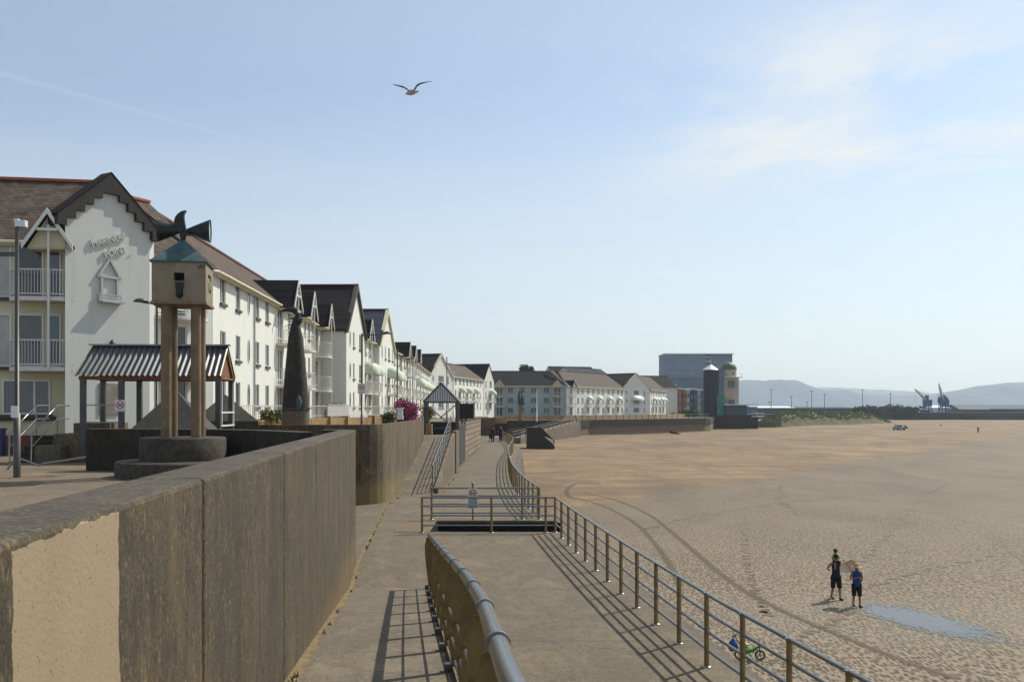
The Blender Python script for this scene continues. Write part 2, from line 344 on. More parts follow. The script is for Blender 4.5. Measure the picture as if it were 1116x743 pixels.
def sand_mat():
    t = NT('sand')
    P = t.pos(); xyz = t.sepxyz(P)
    wob = t.math('MULTIPLY', t.math('SUBTRACT', t.noise(t.pos((1, 0.6, 0)), 0.05, 5, 0.6), 0.5), 20.0)
    wob = t.math('ADD', wob, t.math('MULTIPLY', t.math('SUBTRACT', t.noise(P, 0.5, 4), 0.5), 3.0))
    # signed distance across the line where the dry upper beach gives way to the wet flat
    d = t.math('SUBTRACT', t.math('SUBTRACT', xyz[0], t.math('MULTIPLY', t.math('SUBTRACT', xyz[1], 69.0), 0.70)), wob)
    wet = t.ramp(t.math('ADD', t.math('MULTIPLY', d, 0.06), 0.5), [(0.36, 0.0), (0.60, 1.0)])
    n1 = t.noise(t.pos((1, 0.45, 1)), 0.12, 7, 0.68, 0.6); n2 = t.noise(P, 1.1, 6, 0.7); n3 = t.noise(P, 6.0, 5, 0.7)
    dry = t.ramp(n1, [(0.38, (0.130, 0.072, 0.023)), (0.49, (0.215, 0.128, 0.047)), (0.62, (0.29, 0.185, 0.077))])
    nd = t.noise(t.pos((0.16, 1.0, 1)), 0.30, 6, 0.7, 0.5)
    dry = t.mix(t.ramp(nd, [(0.43, 0.75), (0.50, 0.0)]), dry, (0.100, 0.058, 0.025))
    dry = t.mix(t.ramp(n2, [(0.36, 0.55), (0.55, 0.0)]), dry, (0.10, 0.060, 0.030))
    dry = t.mix(t.ramp(n3, [(0.40, 0.42), (0.56, 0.0)]), dry, (0.10, 0.062, 0.032))
    wetc = t.ramp(n1, [(0.36, (0.082, 0.056, 0.027)), (0.50, (0.116, 0.082, 0.043)), (0.64, (0.145, 0.104, 0.057))])
    wetc = t.mix(t.ramp(n2, [(0.40, 0.30), (0.58, 0.0)]), wetc, (0.10, 0.074, 0.046))
    # ripples: short crests lying roughly across the view, broken up by distortion; trough shade and crest light go into colour
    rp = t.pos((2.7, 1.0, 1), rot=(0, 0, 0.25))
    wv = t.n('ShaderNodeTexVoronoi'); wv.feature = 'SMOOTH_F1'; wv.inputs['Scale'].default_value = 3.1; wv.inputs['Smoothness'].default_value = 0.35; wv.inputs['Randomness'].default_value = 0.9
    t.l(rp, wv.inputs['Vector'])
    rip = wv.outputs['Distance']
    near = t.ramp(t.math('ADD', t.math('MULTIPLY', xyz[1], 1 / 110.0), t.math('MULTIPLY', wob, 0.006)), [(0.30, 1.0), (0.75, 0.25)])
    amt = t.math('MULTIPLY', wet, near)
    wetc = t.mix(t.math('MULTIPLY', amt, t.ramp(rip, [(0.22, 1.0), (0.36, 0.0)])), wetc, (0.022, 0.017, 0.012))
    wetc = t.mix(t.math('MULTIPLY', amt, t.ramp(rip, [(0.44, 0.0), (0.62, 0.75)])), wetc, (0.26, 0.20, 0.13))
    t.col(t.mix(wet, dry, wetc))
    # damp troughs near the pool shine
    dx = t.math('DIVIDE', t.math('SUBTRACT', xyz[0], 13.5), 8.5); dy = t.math('DIVIDE', t.math('SUBTRACT', xyz[1], 37.0), 5.5)
    rr = t.math('SQRT', t.math('ADD', t.math('MULTIPLY', dx, dx), t.math('MULTIPLY', dy, dy)))
    damp = t.math('MULTIPLY', t.ramp(rr, [(0.3, 1.0), (1.4, 0.0)]), t.ramp(rip, [(0.22, 1.0), (0.40, 0.0)]))
    ro = t.math('SUBTRACT', 0.85, t.math('MULTIPLY', damp, 0.72))
    t.rough(ro)
    h = t.math('ADD', t.math('MULTIPLY', rip, t.math('MULTIPLY', amt, 1.0)), t.math('MULTIPLY', n3, 0.22))
    h = t.math('ADD', h, t.math('MULTIPLY', t.math('MULTIPLY', n2, t.math('SUBTRACT', 1.0, wet)), 1.5))
    t.bump(h, 0.8, 0.055)
    M['sand'] = t.m
sand_mat()
def track_mat():
    t = NT('sand_track'); n = t.noise(t.pos(), 7, 5, 0.7)
    t.col(t.ramp(n, [(0.35, (0.085, 0.058, 0.033)), (0.65, (0.135, 0.096, 0.058))])); t.rough(0.9); t.bump(n, 0.5, 0.05)
    u = t.n('ShaderNodeAttribute'); u.attribute_name = 'edge'
    a = t.math('SUBTRACT', 1.0, t.math('ABSOLUTE', u.outputs['Fac']))
    a = t.ramp(t.math('ADD', a, t.math('MULTIPLY', t.math('SUBTRACT', t.noise(t.pos(), 3.5, 4), 0.5), 0.9)), [(0.15, 0.0), (0.85, 0.62)])
    t.l(a, t.b.inputs['Alpha']); M['sand_track'] = t.m
track_mat()
def puddle_mat():
    t = NT('pool_water'); t.col((0.10, 0.095, 0.08)); t.rough(0.08); t.b.inputs['IOR'].default_value = 1.333
    t.b.inputs['Specular IOR Level'].default_value = 1.0
    n = t.noise(t.pos((1, 2.2, 1)), 4.0, 4); t.bump(n, 0.05, 0.02)
    n2 = t.noise(t.pos((2.7, 1.0, 1), rot=(0, 0, 0.25)), 3.4, 3, 0.6)
    e = t.n('ShaderNodeAttribute'); e.attribute_name = 'edge'
    a = t.math('ADD', t.math('MULTIPLY', t.math('SUBTRACT', 1.0, e.outputs['Fac']), 2.6), t.math('MULTIPLY', t.math('SUBTRACT', n2, 0.5), 4.2))
    t.l(t.ramp(a, [(0.35, 0.0), (1.1, 0.82)]), t.b.inputs['Alpha']); M['pool_water'] = t.m
puddle_mat()
def corr_mat(name, c, axis=0, k=30.0):
    t = NT(name); x = t.sepxyz(t.pos(obj=True))[axis]
    w = t.math('SINE', t.math('MULTIPLY', x, k))
    f = t.noise(t.pos(), 2, 4)
    t.col(t.mix(t.math('MULTIPLY', f, 0.5), c, tuple(v * 0.6 for v in c))); t.rough(0.5); t.b.inputs['Metallic'].default_value = 0.3
    M[name] = t.m
corr_mat('corrugated', (0.20, 0.21, 0.22)); 
def tower_glass():
    t = NT('tower_glass'); p = t.pos(obj=True); xyz = t.sepxyz(p)
    cv = t.n('ShaderNodeCombineXYZ'); t.l(xyz[0], cv.inputs[0]); t.l(xyz[2], cv.inputs[1])
    b = t.n('ShaderNodeTexBrick'); b.offset = 0; b.inputs['Scale'].default_value = 1; b.inputs['Brick Width'].default_value = 1.5; b.inputs['Row Height'].default_value = 3.0
    b.inputs['Mortar Size'].default_value = 0.12; b.inputs['Color1'].default_value = (0.10, 0.16, 0.26, 1); b.inputs['Color2'].default_value = (0.07, 0.12, 0.20, 1); b.inputs['Mortar'].default_value = (0.16, 0.20, 0.26, 1)
    t.l(cv.outputs[0], b.inputs['Vector']); t.col(b.outputs['Color']); t.rough(0.35); M['tower_glass'] = t.m
tower_glass()
def dune_mat():
    t = NT('dune_grass'); n = t.noise(t.pos((0.25, 1, 1)), 0.25, 7, 0.72); n2 = t.noise(t.pos(), 1.6, 4)
    c = t.ramp(n, [(0.28, (0.07, 0.08, 0.03)), (0.52, (0.13, 0.13, 0.055)), (0.72, (0.22, 0.18, 0.10))])
    t.col(t.mix(t.ramp(n2, [(0.4, 0.5), (0.6, 0.0)]), c, (0.04, 0.05, 0.02))); t.rough(0.95); t.bump(n2, 0.8, 0.5); M['dune_grass'] = t.m
dune_mat()

# ------------------------------------------------------------------ mesh helpers
class MB:
    def __init__(s): s.v = []; s.f = []; s.mi = []; s.cur = 0; s.sm = []
    def add(s, vs, fs, smooth=False):
        k = len(s.v); s.v += [tuple(x) for x in vs]
        for f in fs: s.f.append(tuple(i + k for i in f)); s.mi.append(s.cur); s.sm.append(smooth)
        return s
    def box(s, x0, x1, y0, y1, z0, z1, T=None):
        vs = [(x, y, z) for z in (z0, z1) for y in (y0, y1) for x in (x0, x1)]
        if T is not None: vs = [T @ Vector(p) for p in vs]
        return s.add(vs, [(0, 2, 3, 1), (4, 5, 7, 6), (0, 1, 5, 4), (2, 6, 7, 3), (0, 4, 6, 2), (1, 3, 7, 5)])
    def beam(s, a, b, w, h, up=(0, 0, 1)):
        a = Vector(a); b = Vector(b); d = (b - a); L = d.length
        if L < 1e-6: return s
        d.normalize(); up = Vector(up)
        if abs(d.dot(up)) > 0.98: up = Vector((0, 1, 0))
        r = d.cross(up).normalized() * (w / 2); u2 = r.cross(d).normalized() * (h / 2)
        vs = [a - r - u2, a + r - u2, a + r + u2, a - r + u2, b - r - u2, b + r - u2, b + r + u2, b - r + u2]
        return s.add(vs, [(0, 1, 2, 3), (7, 6, 5, 4), (0, 4, 5, 1), (1, 5, 6, 2), (2, 6, 7, 3), (3, 7, 4, 0)])
    def tube(s, pts, r, n=8, cap=True, smooth=True):
        pts = [Vector(p) for p in pts]; N = len(pts); rs = r if isinstance(r, (list, tuple)) else [r] * N
        vs = []; fs = []; ref = None
        for i, p in enumerate(pts):
            d = (pts[min(i + 1, N - 1)] - pts[max(i - 1, 0)]).normalized()
            if ref is None:
                ref = Vector((0, 0, 1)) if abs(d.z) < 0.9 else Vector((1, 0, 0))
            a = d.cross(ref).normalized(); b = d.cross(a).normalized(); ref = -b if False else ref
            for j in range(n):
                t = 2 * pi * j / n; vs.append(p + (a * cos(t) + b * sin(t)) * rs[i])
        for i in range(N - 1):
            for j in range(n):
                k = (j + 1) % n
                fs.append((i * n + j, i * n + k, (i + 1) * n + k, (i + 1) * n + j))
        s.add(vs, fs, smooth)
        if cap:
            s.add(vs[:n], [tuple(range(n))]); s.add(vs[-n:], [tuple(reversed(range(n)))])
        return s
    def lathe(s, prof, n=24, c=(0, 0, 0), smooth=True, a0=0, a1=2 * pi):
        full = abs(a1 - a0 - 2 * pi) < 1e-6; m = n if full else n + 1
        vs = []; fs = []
        for r, z in prof:
            for j in range(m):
                t = a0 + (a1 - a0) * j / n; vs.append((c[0] + r * cos(t), c[1] + r * sin(t), c[2] + z))
        for i in range(len(prof) - 1):
            for j in range(n):
                k = (j + 1) % m
                fs.append((i * m + j, i * m + k, (i + 1) * m + k, (i + 1) * m + j))
        s.add(vs, fs, smooth)
        if full and prof[-1][0] > 1e-4: s.add(vs[-m:], [tuple(range(m))])
        if full and prof[0][0] > 1e-4: s.add(vs[:m], [tuple(reversed(range(m)))])
        return s
    def prism(s, poly, z0, z1):
        n = len(poly); area = sum(poly[i][0] * poly[(i + 1) % n][1] - poly[(i + 1) % n][0] * poly[i][1] for i in range(n))
        if area < 0: poly = list(reversed(poly))
        zt = z1 if callable(z1) else (lambda x, y: z1)
        vs = [(x, y, z0) for x, y in poly] + [(x, y, zt(x, y)) for x, y in poly]
        fs = [tuple(range(n, 2 * n)), tuple(reversed(range(n)))] + [(i, (i + 1) % n, n + (i + 1) % n, n + i) for i in range(n)]
        return s.add(vs, fs)
    def vpoly(s, pts, off):
        """flat polygon (any plane) thickened by vector off"""
        pts = [Vector(p) for p in pts]; off = Vector(off); n = len(pts)
        vs = pts + [p + off for p in pts]
        return s.add(vs, [tuple(range(n)), tuple(reversed(range(n, 2 * n)))] + [(i, n + i, n + (i + 1) % n, (i + 1) % n) for i in range(n)])
    def build(s, name, mats, parent=None, loc=(0, 0, 0), rotz=0, bevel=0):
        me = bpy.data.meshes.new(name); me.from_pydata(s.v, [], s.f)
        if not isinstance(mats, (list, tuple)): mats = [mats]
        for m in mats: me.materials.append(M[m] if isinstance(m, str) else m)
        me.polygons.foreach_set('material_index', s.mi); me.polygons.foreach_set('use_smooth', s.sm); me.update()
        o = bpy.data.objects.new(name, me); COL.objects.link(o)
        if parent: o.parent = parent
        o.location = loc; o.rotation_euler = (0, 0, rotz)
        if bevel:
            b = o.modifiers.new('bevel', 'BEVEL'); b.width = bevel; b.segments = 2; b.limit_method = 'ANGLE'
        return o
def tag(o, label=None, cat=None, group=None, kind=None):
    if label: o['label'] = label
    if cat: o['category'] = cat
    if group: o['group'] = group
    if kind: o['kind'] = kind
    return o
def empty(name, loc=(0, 0, 0), rz=0, label=None, cat=None, group=None):
    o = bpy.data.objects.new(name, None); COL.objects.link(o); o.location = loc; o.rotation_euler = (0, 0, rz)
    return tag(o, label, cat, group)
def link_copy(src, parent=None, loc=None, rz=None):
    c = src.copy(); COL.objects.link(c)
    if parent is not None: c.parent = parent
    if loc is not None: c.location = loc
    if rz is not None: c.rotation_euler = (0, 0, rz)
    return c
def copy_tree(o, parent=None):
    c = o.copy(); COL.objects.link(c); c.parent = parent
    for ch in list(o.children): copy_tree(ch, c)
    return c
def lerp(a, b, t): return a + (b - a) * t
def interp(tab, y):
    if y <= tab[0][0]: 
        (y0, x0), (y1, x1) = tab[0], tab[1]; return x0 + (x1 - x0) * (y - y0) / (y1 - y0)
    for (y0, x0), (y1, x1) in zip(tab, tab[1:]):
        if y <= y1: return lerp(x0, x1, (y - y0) / (y1 - y0))
    return tab[-1][1]
def text_mesh(name, txt, size, mat, parent, loc, rot, ext=0.01, label=None):
    c = bpy.data.curves.new(name, 'FONT'); c.body = txt; c.size = size; c.extrude = ext; c.align_x = 'CENTER'; c.align_y = 'CENTER'
    tmp = bpy.data.objects.new('tmp', c); COL.objects.link(tmp)
    dg = bpy.context.evaluated_depsgraph_get(); me = bpy.data.meshes.new_from_object(tmp.evaluated_get(dg))
    bpy.data.objects.remove(tmp); me.materials.clear(); me.materials.append(M[mat])
    o = bpy.data.objects.new(name, me); COL.objects.link(o); o.parent = parent; o.location = loc; o.rotation_euler = rot
    return o

# ================================================================== THE SETTING
RAIL_N = [(-6, 5.9), (3, 4.62), (7, 3.93), (9.7, 3.52), (13.84, 2.9), (18.2, 2.41), (21.2, 2.11), (26, 1.66), (30.2, 1.31)]
RAIL_F = [(34.2, 0.90), (38, 0.55), (42.5, 0.27), (48, 0.02), (54, -0.12), (60, -0.2), (68, -0.26), (76, -0.16), (84, 0.05), (90, 0.10), (98, -0.02), (108, -0.55), (116, -1.1), (124, -1.6)]
RAIL_L = [(-6, 0.82), (0, 0.26), (3.5, -0.015), (6.1, -0.18), (8.2, -0.37), (12.2, -0.81), (16.5, -1.27), (20.9, -1.73)]
wall_x = lambda y: -1.15 - 0.1085 * y
ramp_z = lambda y: max(0.0, 0.1 * (20.8 - y))

def sand_z(x, y):
    t = min(1, max(0, (y - 60) / 170.0)); t = t * t * (3 - 2 * t)
    z = -4.0 + 1.05 * t
    if y > 45: z += 0.10 * sin(x * 0.11 + y * 0.05) * min(1, (y - 45) / 60) + 0.05 * sin(x * 0.31 - y * 0.17) * min(1, (y - 45) / 40)
    return z
def axis(a): 
    out = []
    for lo, hi, st in a:
        x = lo
        while x < hi - 1e-6: out.append(x); x += st
    out.append(a[-1][1]); return out
xs = axis([(-9000, -600, 2800), (-600, -20, 58), (-20, 60, 2.0), (60, 240, 6), (240, 600, 30), (600, 9000, 2100)])
ys = axis([(-60, 20, 10), (20, 120, 2.0), (120, 300, 5), (300, 600, 20), (600, 9200, 1720)])
b = MB()
b.add([(x, y, sand_z(x, y)) for y in ys for x in xs],
      [(j * len(xs) + i, j * len(xs) + i + 1, (j + 1) * len(xs) + i + 1, (j + 1) * len(xs) + i) for j in range(len(ys) - 1) for i in range(len(xs) - 1)], True)
tag(b.build('beach', 'sand'), kind='structure', label='wide sandy beach, dry and orange near the sea wall and wet and rippled further out')

# tyre tracks pressed in the sand
def ribbon(name, px, w, label):
    pts = []
    for p in px:
        y = 7.75 * F / (p[1] - 445.0)
        for _ in range(4): y = (3.75 - sand_z((p[0] - 558) / F * y, y)) * F / (p[1] - 445.0)
        pts.append(Vector(((p[0] - 558) / F * y, y, 0)))
    dense = []
    for i in range(len(pts) - 1):
        p0 = pts[max(i - 1, 0)]; p1 = pts[i]; p2 = pts[i + 1]; p3 = pts[min(i + 2, len(pts) - 1)]
        for k in range(8):
            t = k / 8.0
            dense.append(0.5 * ((2 * p1) + (-p0 + p2) * t + (2 * p0 - 5 * p1 + 4 * p2 - p3) * t * t + (-p0 + 3 * p1 - 3 * p2 + p3) * t ** 3))
    vs = []; fs = []; ed = []
    for i, p in enumerate(dense):
        d = (dense[min(i + 1, len(dense) - 1)] - dense[max(i - 1, 0)]).normalized(); n = Vector((-d.y, d.x, 0))
        for k in (-1, 0, 1):
            q = p + n * (w / 2 * k); vs.append((q.x, q.y, sand_z(q.x, q.y) + 0.012)); ed.append(abs(k))
    for i in range(len(dense) - 1):
        for k in (0, 1): fs.append((3 * i + k, 3 * i + k + 1, 3 * i + 4 + k, 3 * i + 3 + k))
    m = MB(); m.add(vs, fs, True); o = m.build(name, 'sand_track')
    a = o.data.attributes.new('edge', 'FLOAT', 'POINT')
    for i, e in enumerate(ed): a.data[i].value = e
    return tag(o, label, kind='structure')
ribbon('tyre_track', [(618, 541), (648, 548), (672, 558), (695, 572), (712, 590), (728, 612), (742, 640)], 0.55, 'shorter tyre track curving down the beach beside the promenade')
ribbon('tyre_track', [(636, 537), (672, 545), (708, 561), (735, 582), (765, 608), (800, 636), (850, 664), (910, 690), (975, 716), (1050, 742)], 0.55, 'longer tyre track curving away across the wet sand')
ribbon('tyre_track', [(655, 526), (628, 527), (618, 534), (622, 542), (650, 545)], 0.7, 'pale turning loop of a tyre track on the dry sand')
# footprints: shallow dark scoops along wandering lines, too many to count
b = MB()
def footline(pts, n):
    for i in range(n):
        t = i / (n - 1) * (len(pts) - 1); k = min(int(t), len(pts) - 2); f = t - k
        px = lerp(pts[k][0], pts[k + 1][0], f) + random.uniform(-2.5, 2.5); py = lerp(pts[k][1], pts[k + 1][1], f) + random.uniform(-1.2, 1.2)
        y = 7.7 * F / (py - 445); x = (px - 558) / F * y; a = random.uniform(0, pi); r = random.uniform(0.10, 0.17)
        vs = [(x + cos(a) * cos(q) * r * 1.7 - sin(a) * sin(q) * r, y + sin(a) * cos(q) * r * 1.7 + cos(a) * sin(q) * r, sand_z(x, y) + 0.010) for q in [2 * pi * j / 8 for j in range(8)]]
        b.add(vs, [tuple(range(8))])
footline([(813, 562), (812, 600), (822, 640), (836, 668)], 44); footline([(870, 560), (850, 545), (852, 528)], 20)
footline([(905, 650), (960, 590), (1010, 540), (1050, 520)], 46); footline([(700, 575), (760, 560), (850, 548), (960, 540)], 50)
footline([(930, 665), (880, 690), (840, 720)], 16); footline([(1100, 600), (1010, 620), (940, 640)], 22)
simple('print_sand', (0.105, 0.075, 0.046), 0.9, 0, 0.25, 6)
tag(b.build('footprints', 'print_sand'), 'lines of shallow footprints crossing the wet sand', kind='stuff')
# small lumps of weed and stones on the dry sand
b = MB()
for i in range(80):
    y = random.uniform(60, 330); x = random.uniform(2, 0.5 * (y - 60) + 12); s = random.uniform(0.03, 0.11)
    if x < 1.5: continue
    z = sand_z(x, y)
    b.lathe([(s, 0), (s * 0.8, s * 0.5), (0.0, s * 0.7)], 6, (x, y, z - 0.02))
tag(b.build('debris', 'print_sand'), 'scattered lumps of weed and pebbles on the dry upper beach', kind='stuff')

# lower promenade, in pieces around the opening for the beach steps
def edge_pts(tab, y0, y1, off, n=24):
    return [(interp(tab, lerp(y0, y1, i / n)) + off, lerp(y0, y1, i / n)) for i in range(n + 1)]
EDGE = 0.48
b = MB()
poly = edge_pts(RAIL_N, -6, 30.3, EDGE) + [(-12.2, 30.3), (-12.2, 24.4), (-4.1, 24.4), (-0.3, -6)]
b.prism(poly, -4.6, 0.0)
b.prism([(-12.2, 30.3), (-2.55, 30.3), (-2.55, 33.3), (-12.2, 33.3)], -4.6, 0.0)
poly = [(-12.2, 33.3), (1.5, 33.3)] + edge_pts(RAIL_F, 34.2, 124, EDGE, 60) + [(-1.2, 140), (-7, 140), (-7, 39), (-12.2, 39)]
b.prism(poly, -4.6, 0.0)
tag(b.build('lower_promenade', 'deck_concrete'), 'flat concrete lower promenade between the retaining walls and the beach railing', kind='structure')
b = MB()
for i in range(9): b.box(-2.5 + i * 0.42, -2.08 + i * 0.42, 30.33, 33.19, -4.4, -1.4 - i * 0.3)  # steps near-black: shade of the opening put into their colour
tag(b.build('beach_steps', 'black_slate'), 'steps, coloured near-black for the shade, going down to the beach through the opening in the promenade', kind='structure')
b = MB()   # stained lining of the opening, near-black to paint its shade, and its seaward kerb stones
b.box(-2.54, 1.62, 33.20, 33.296, -3.5, -0.06); b.box(-2.546, -2.46, 30.31, 33.2, -3.5, -0.06)
b.box(-2.5, -1.9, 30.31, 30.62, -3.5, -0.02)
tag(b.build('steps_lining', 'black_slate'), 'stained lining of the beach step opening, painted black for its shade', kind='structure')
# apron step of the sea wall just outside the railing
b = MB()
for tab, y0, y1, n in ((RAIL_N, -6, 30.2, 30), (RAIL_F, 34.2, 124, 70)):
    for i in range(n):
        ya = lerp(y0, y1, i / n); yb = lerp(y0, y1, (i + 1) / n)
        xa = interp(tab, ya) + EDGE; xb = interp(tab, yb) + EDGE
        w = 0.35; w2 = 0.9
        b.add([(xa, ya, -0.16), (xa + w, ya, -0.18), (xb + w, yb, -0.18), (xb, yb, -0.16), (xa + w2, ya, -4.6), (xb + w2, yb, -4.6)], [(0, 1, 2, 3), (1, 4, 5, 2)])
tag(b.build('sea_wall_apron', 'seawall'), 'battered concrete sea wall face dropping from the promenade to the sand', kind='structure')

# upper terrace
b = MB()
b.prism([(-70, -8), (-1.3 + 0.0, -8), (-1.45, 0), (-3.95, 24.3), (-6.5, 25.7), (-12.1, 28.3), (-12.1, 38.5), (-5.4, 39.3), (-5.25, 57), (-5.25, 59.2), (-3.75, 59.2), (-3.95, 73), (-3.4, 97), (-4.4, 138), (-6, 262), (-70, 262)], -4.6, 2.0)
tag(b.build('upper_terrace', 'terrace_paving'), 'paved upper terrace in front of the white apartment blocks', kind='structure')
# far promenade and its land
b = MB()
b.prism([(-60, 262), (-6, 262), (-4.6, 139.5), (-2.2, 139.5), (-1.4, 236), (15.3, 240), (19, 247), (56.5, 292), (58.5, 296), (70, 345), (66, 640), (-60, 640)], -4.6, 0.9)
tag(b.build('far_promenade', 'terrace_paving'), 'far stretch of promenade in front of the distant terraces', kind='structure')
b = MB()
b.prism([(66, 641), (300, 615), (700, 615), (4000, 900), (6000, 6400), (-2500, 6400), (-2500, 641)], -4.5, 0.2)
tag(b.build('land', 'land'), 'flat dockland behind the beach', kind='structure')

# approach ramp the photograph was taken from
b = MB(); n = 26; pts_l = []; pts_r = []
for i in range(n + 1):
    y = lerp(-6, 20.8, i / n); pts_l.append((wall_x(y) + 0.02, y, ramp_z(y) + 0.004)); pts_r.append((interp(RAIL_L, y) + 0.10, y, ramp_z(y) + 0.004))
vs = pts_l + pts_r + [(x, y, -0.2) for x, y, z in pts_r]
m = n + 1
b.add(vs, [(i, m + i, m + i + 1, i + 1) for i in range(n)] + [(m + i, 2 * m + i, 2 * m + i + 1, m + i + 1) for i in range(n)])
tag(b.build('ramp', 'ramp_concrete'), 'concrete ramp climbing between the retaining wall and the plate railing', kind='structure')
b = MB()
for i in range(n):
    y0 = lerp(-6, 20.6, i / n); y1 = lerp(-6, 20.6, (i + 1) / n) - 0.03
    b.beam((interp(RAIL_L, y0) + 0.02, y0, ramp_z(y0) + 0.03), (interp(RAIL_L, y1) + 0.02, y1, ramp_z(y1) + 0.03), 0.09, 0.07)
tag(b.build('ramp_kerb', 'pale_concrete'), 'narrow kerb along the open edge of the ramp', kind='structure')
# second ramp, up to the gabled gateway
b = MB()
b.prism([(-5.3, 43.5), (-3.45, 43.5), (-3.45, 57.2), (-5.3, 57.2)], -0.1, lambda x, y: 0.004 + (y - 43.5) * 0.1605)
b.prism([(-5.3, 57.2), (-3.45, 57.2), (-3.45, 59.2), (-5.3, 59.2)], -0.1, 2.2)
tag(b.build('gateway_ramp', 'ramp_concrete'), 'concrete ramp climbing beside the curved wall to the gabled gateway', kind='structure')
b = MB()
b.prism([(-3.45, 44.0), (-3.27, 44.0), (-3.27, 57.2), (-3.45, 57.2)], -0.1, lambda x, y: 0.16 + (y - 43.5) * 0.1605)
b.box(-3.45, -3.2, 57.2, 60.2, -0.1, 2.45)
tag(b.build('ramp_side_wall', 'pale_concrete'), 'stained concrete side wall of the ramp to the gabled gateway', cat='wall', kind='thing')
simple('drain_rust', (0.16, 0.11, 0.06), 0.9, 0, 0.3, 6)
# slab of a drain grating set in the promenade
b = MB()
for i in range(12): b.box(-3.55 + i * 0.09, -3.50 + i * 0.09, 30.3, 33.1, 0.004, 0.012)
b.box(-3.58, -2.5, 30.26, 30.3, 0.004, 0.013); b.box(-3.58, -2.5, 33.1, 33.14, 0.004, 0.013)
tag(b.build('drain_grating', 'drain_rust'), 'rusty rectangular drain grating in the promenade beside the railing corner post', 'grating')
# yellow sand and weeds blown against wall feet
simple('weed_sand', (0.17, 0.12, 0.055), 0.95, 0, 0.35, 4)
b = MB()
def drift(pts, w, z=lambda y: 0.0):
    prev = None
    for i in range(len(pts) - 1):
        a = Vector(pts[i]); c = Vector(pts[i + 1]); d = (c - a).normalized(); nn = Vector((d.y, -d.x)); k = max(2, int((c - a).length / 0.10))
        for j in range(k):
            p = a.lerp(c, j / k); q = p + nn * w * max(0.05, random.gauss(.6, .45)); cur = ((p.x - nn.x * .05, p.y, z(p.y) + .009), (q.x, q.y, z(q.y) + .007))
            if prev: b.add([prev[0], prev[1], cur[1], cur[0]], [(0, 1, 2, 3)], True)
            prev = cur
            if random.random() < .10:
                for _ in range(5):
                    g_ = Vector((p.x, p.y, z(p.y))) + Vector((random.uniform(0, .06), random.uniform(-.05, .05), 0)); h_ = random.uniform(.03, .10)
                    b.cur = 1; b.add([g_, g_ + Vector((.02, 0, 0)), g_ + Vector((random.uniform(-.03, .05), 0, h_))], [(0, 1, 2)]); b.cur = 0
drift([(wall_x(8) + 0.05, 8), (wall_x(20) + 0.05, 20), (wall_x(24.5) + 0.05, 24.5), (-4.9, 38.6), (-4.75, 44)], 0.09, ramp_z)
drift([(-3.17, 44), (-3.15, 59)], 0.12); drift([(-3.6, 60), (-3.15, 96)], 0.2)
tag(b.build('windblown_sand', ['weed_sand', 'leaf_b']), 'yellow sand and weeds gathered along the feet of the walls', kind='stuff')

# pool of water on the sand
b = MB(); cx, cy = 15.0, 36.3; vs = [(cx, cy, sand_z(cx, cy) + 0.018)]; fs = []; ed = [0.0]; RN = 6; SG = 64
for r in range(1, RN + 1):
    for j in range(SG):
        t = 2 * pi * j / SG; q = r / RN; ex = 2.0 * cos(t) * q; ey = 3.6 * sin(t) * q
        x = cx + ex * 1.0 - ey * 0.10; y = cy + ey - ex * 0.75
        vs.append((x, y, sand_z(x, y) + 0.018)); ed.append(q)
for j in range(SG): fs.append((0, 1 + j, 1 + (j + 1) % SG))
for r in range(RN - 1):
    for j in range(SG):
        k = (j + 1) % SG; a0 = 1 + r * SG; a1 = a0 + SG; fs.append((a0 + j, a1 + j, a1 + k, a0 + k))
b.add(vs, fs); o = b.build('pool_of_water', 'pool_water')
at_ = o.data.attributes.new('edge', 'FLOAT', 'POINT')
for i, e in enumerate(ed): at_.data[i].value = e
tag(o, 'shallow pool of water lying on the rippled wet sand', kind='structure')

# hills across the bay
def hills(name, prof, D, depth, label, jit):
    rnd = random.Random(int(D)); b = MB(); P = []; N = 150
    tab = [(p[0], p[1]) for p in prof]
    for i in range(N + 1):
        px = lerp(tab[0][0], tab[-1][0], i / N); py = interp(tab, px)
        py += jit * (sin(px * 0.21 + D) + 0.6 * sin(px * 0.53) + rnd.uniform(-.3, .3)) * 0.35
        x = (px - 558) / F * D; h = 3.75 + (445 - py) / F * D; P.append((x, h))
    rows = [(-depth, -0.0), (-depth * 0.75, 0.22), (-depth * 0.5, 0.45), (-depth * 0.25, 0.78), (0, 1.0), (depth * 0.6, 0.5), (depth, 0.0)]
    vs = []
    for dy, k in rows:
        for j, (x, h) in enumerate(P):
            hh = h * k * (1 + (0.16 * sin(j * 0.33 + dy * 0.004) + 0.1 * sin(j * 0.9 + dy * 0.01)) * (0 if k in (0, 1) else 1))
            vs.append((x, D + dy, max(-3, hh - 1)))
    m = len(P)
    b.add(vs, [(r * m + i, r * m + i + 1, (r + 1) * m + i + 1, (r + 1) * m + i) for r in range(len(rows) - 1) for i in range(m - 1)], True)
    return tag(b.build(name, 'hill_land'), label, kind='structure')
hills('hills', [(560, 446), (640, 440), (700, 428), (760, 417), (800, 414.3), (824, 413.6), (832, 414.5), (850, 413.2), (868, 413.8), (880, 419.5), (893, 424.6), (930, 428), (975, 431), (1010, 438), (1060, 446)], 5200, 1200, 'long haze-blue hill across the bay with a steep shoulder', 0.7)
hills('hills', [(850, 425), (880, 421.5), (915, 422.3), (950, 424), (985, 425.5), (1010, 428), (1040, 429), (1080, 433), (1180, 440)], 7600, 900, 'palest and farthest line of hills across the bay', 0.5)
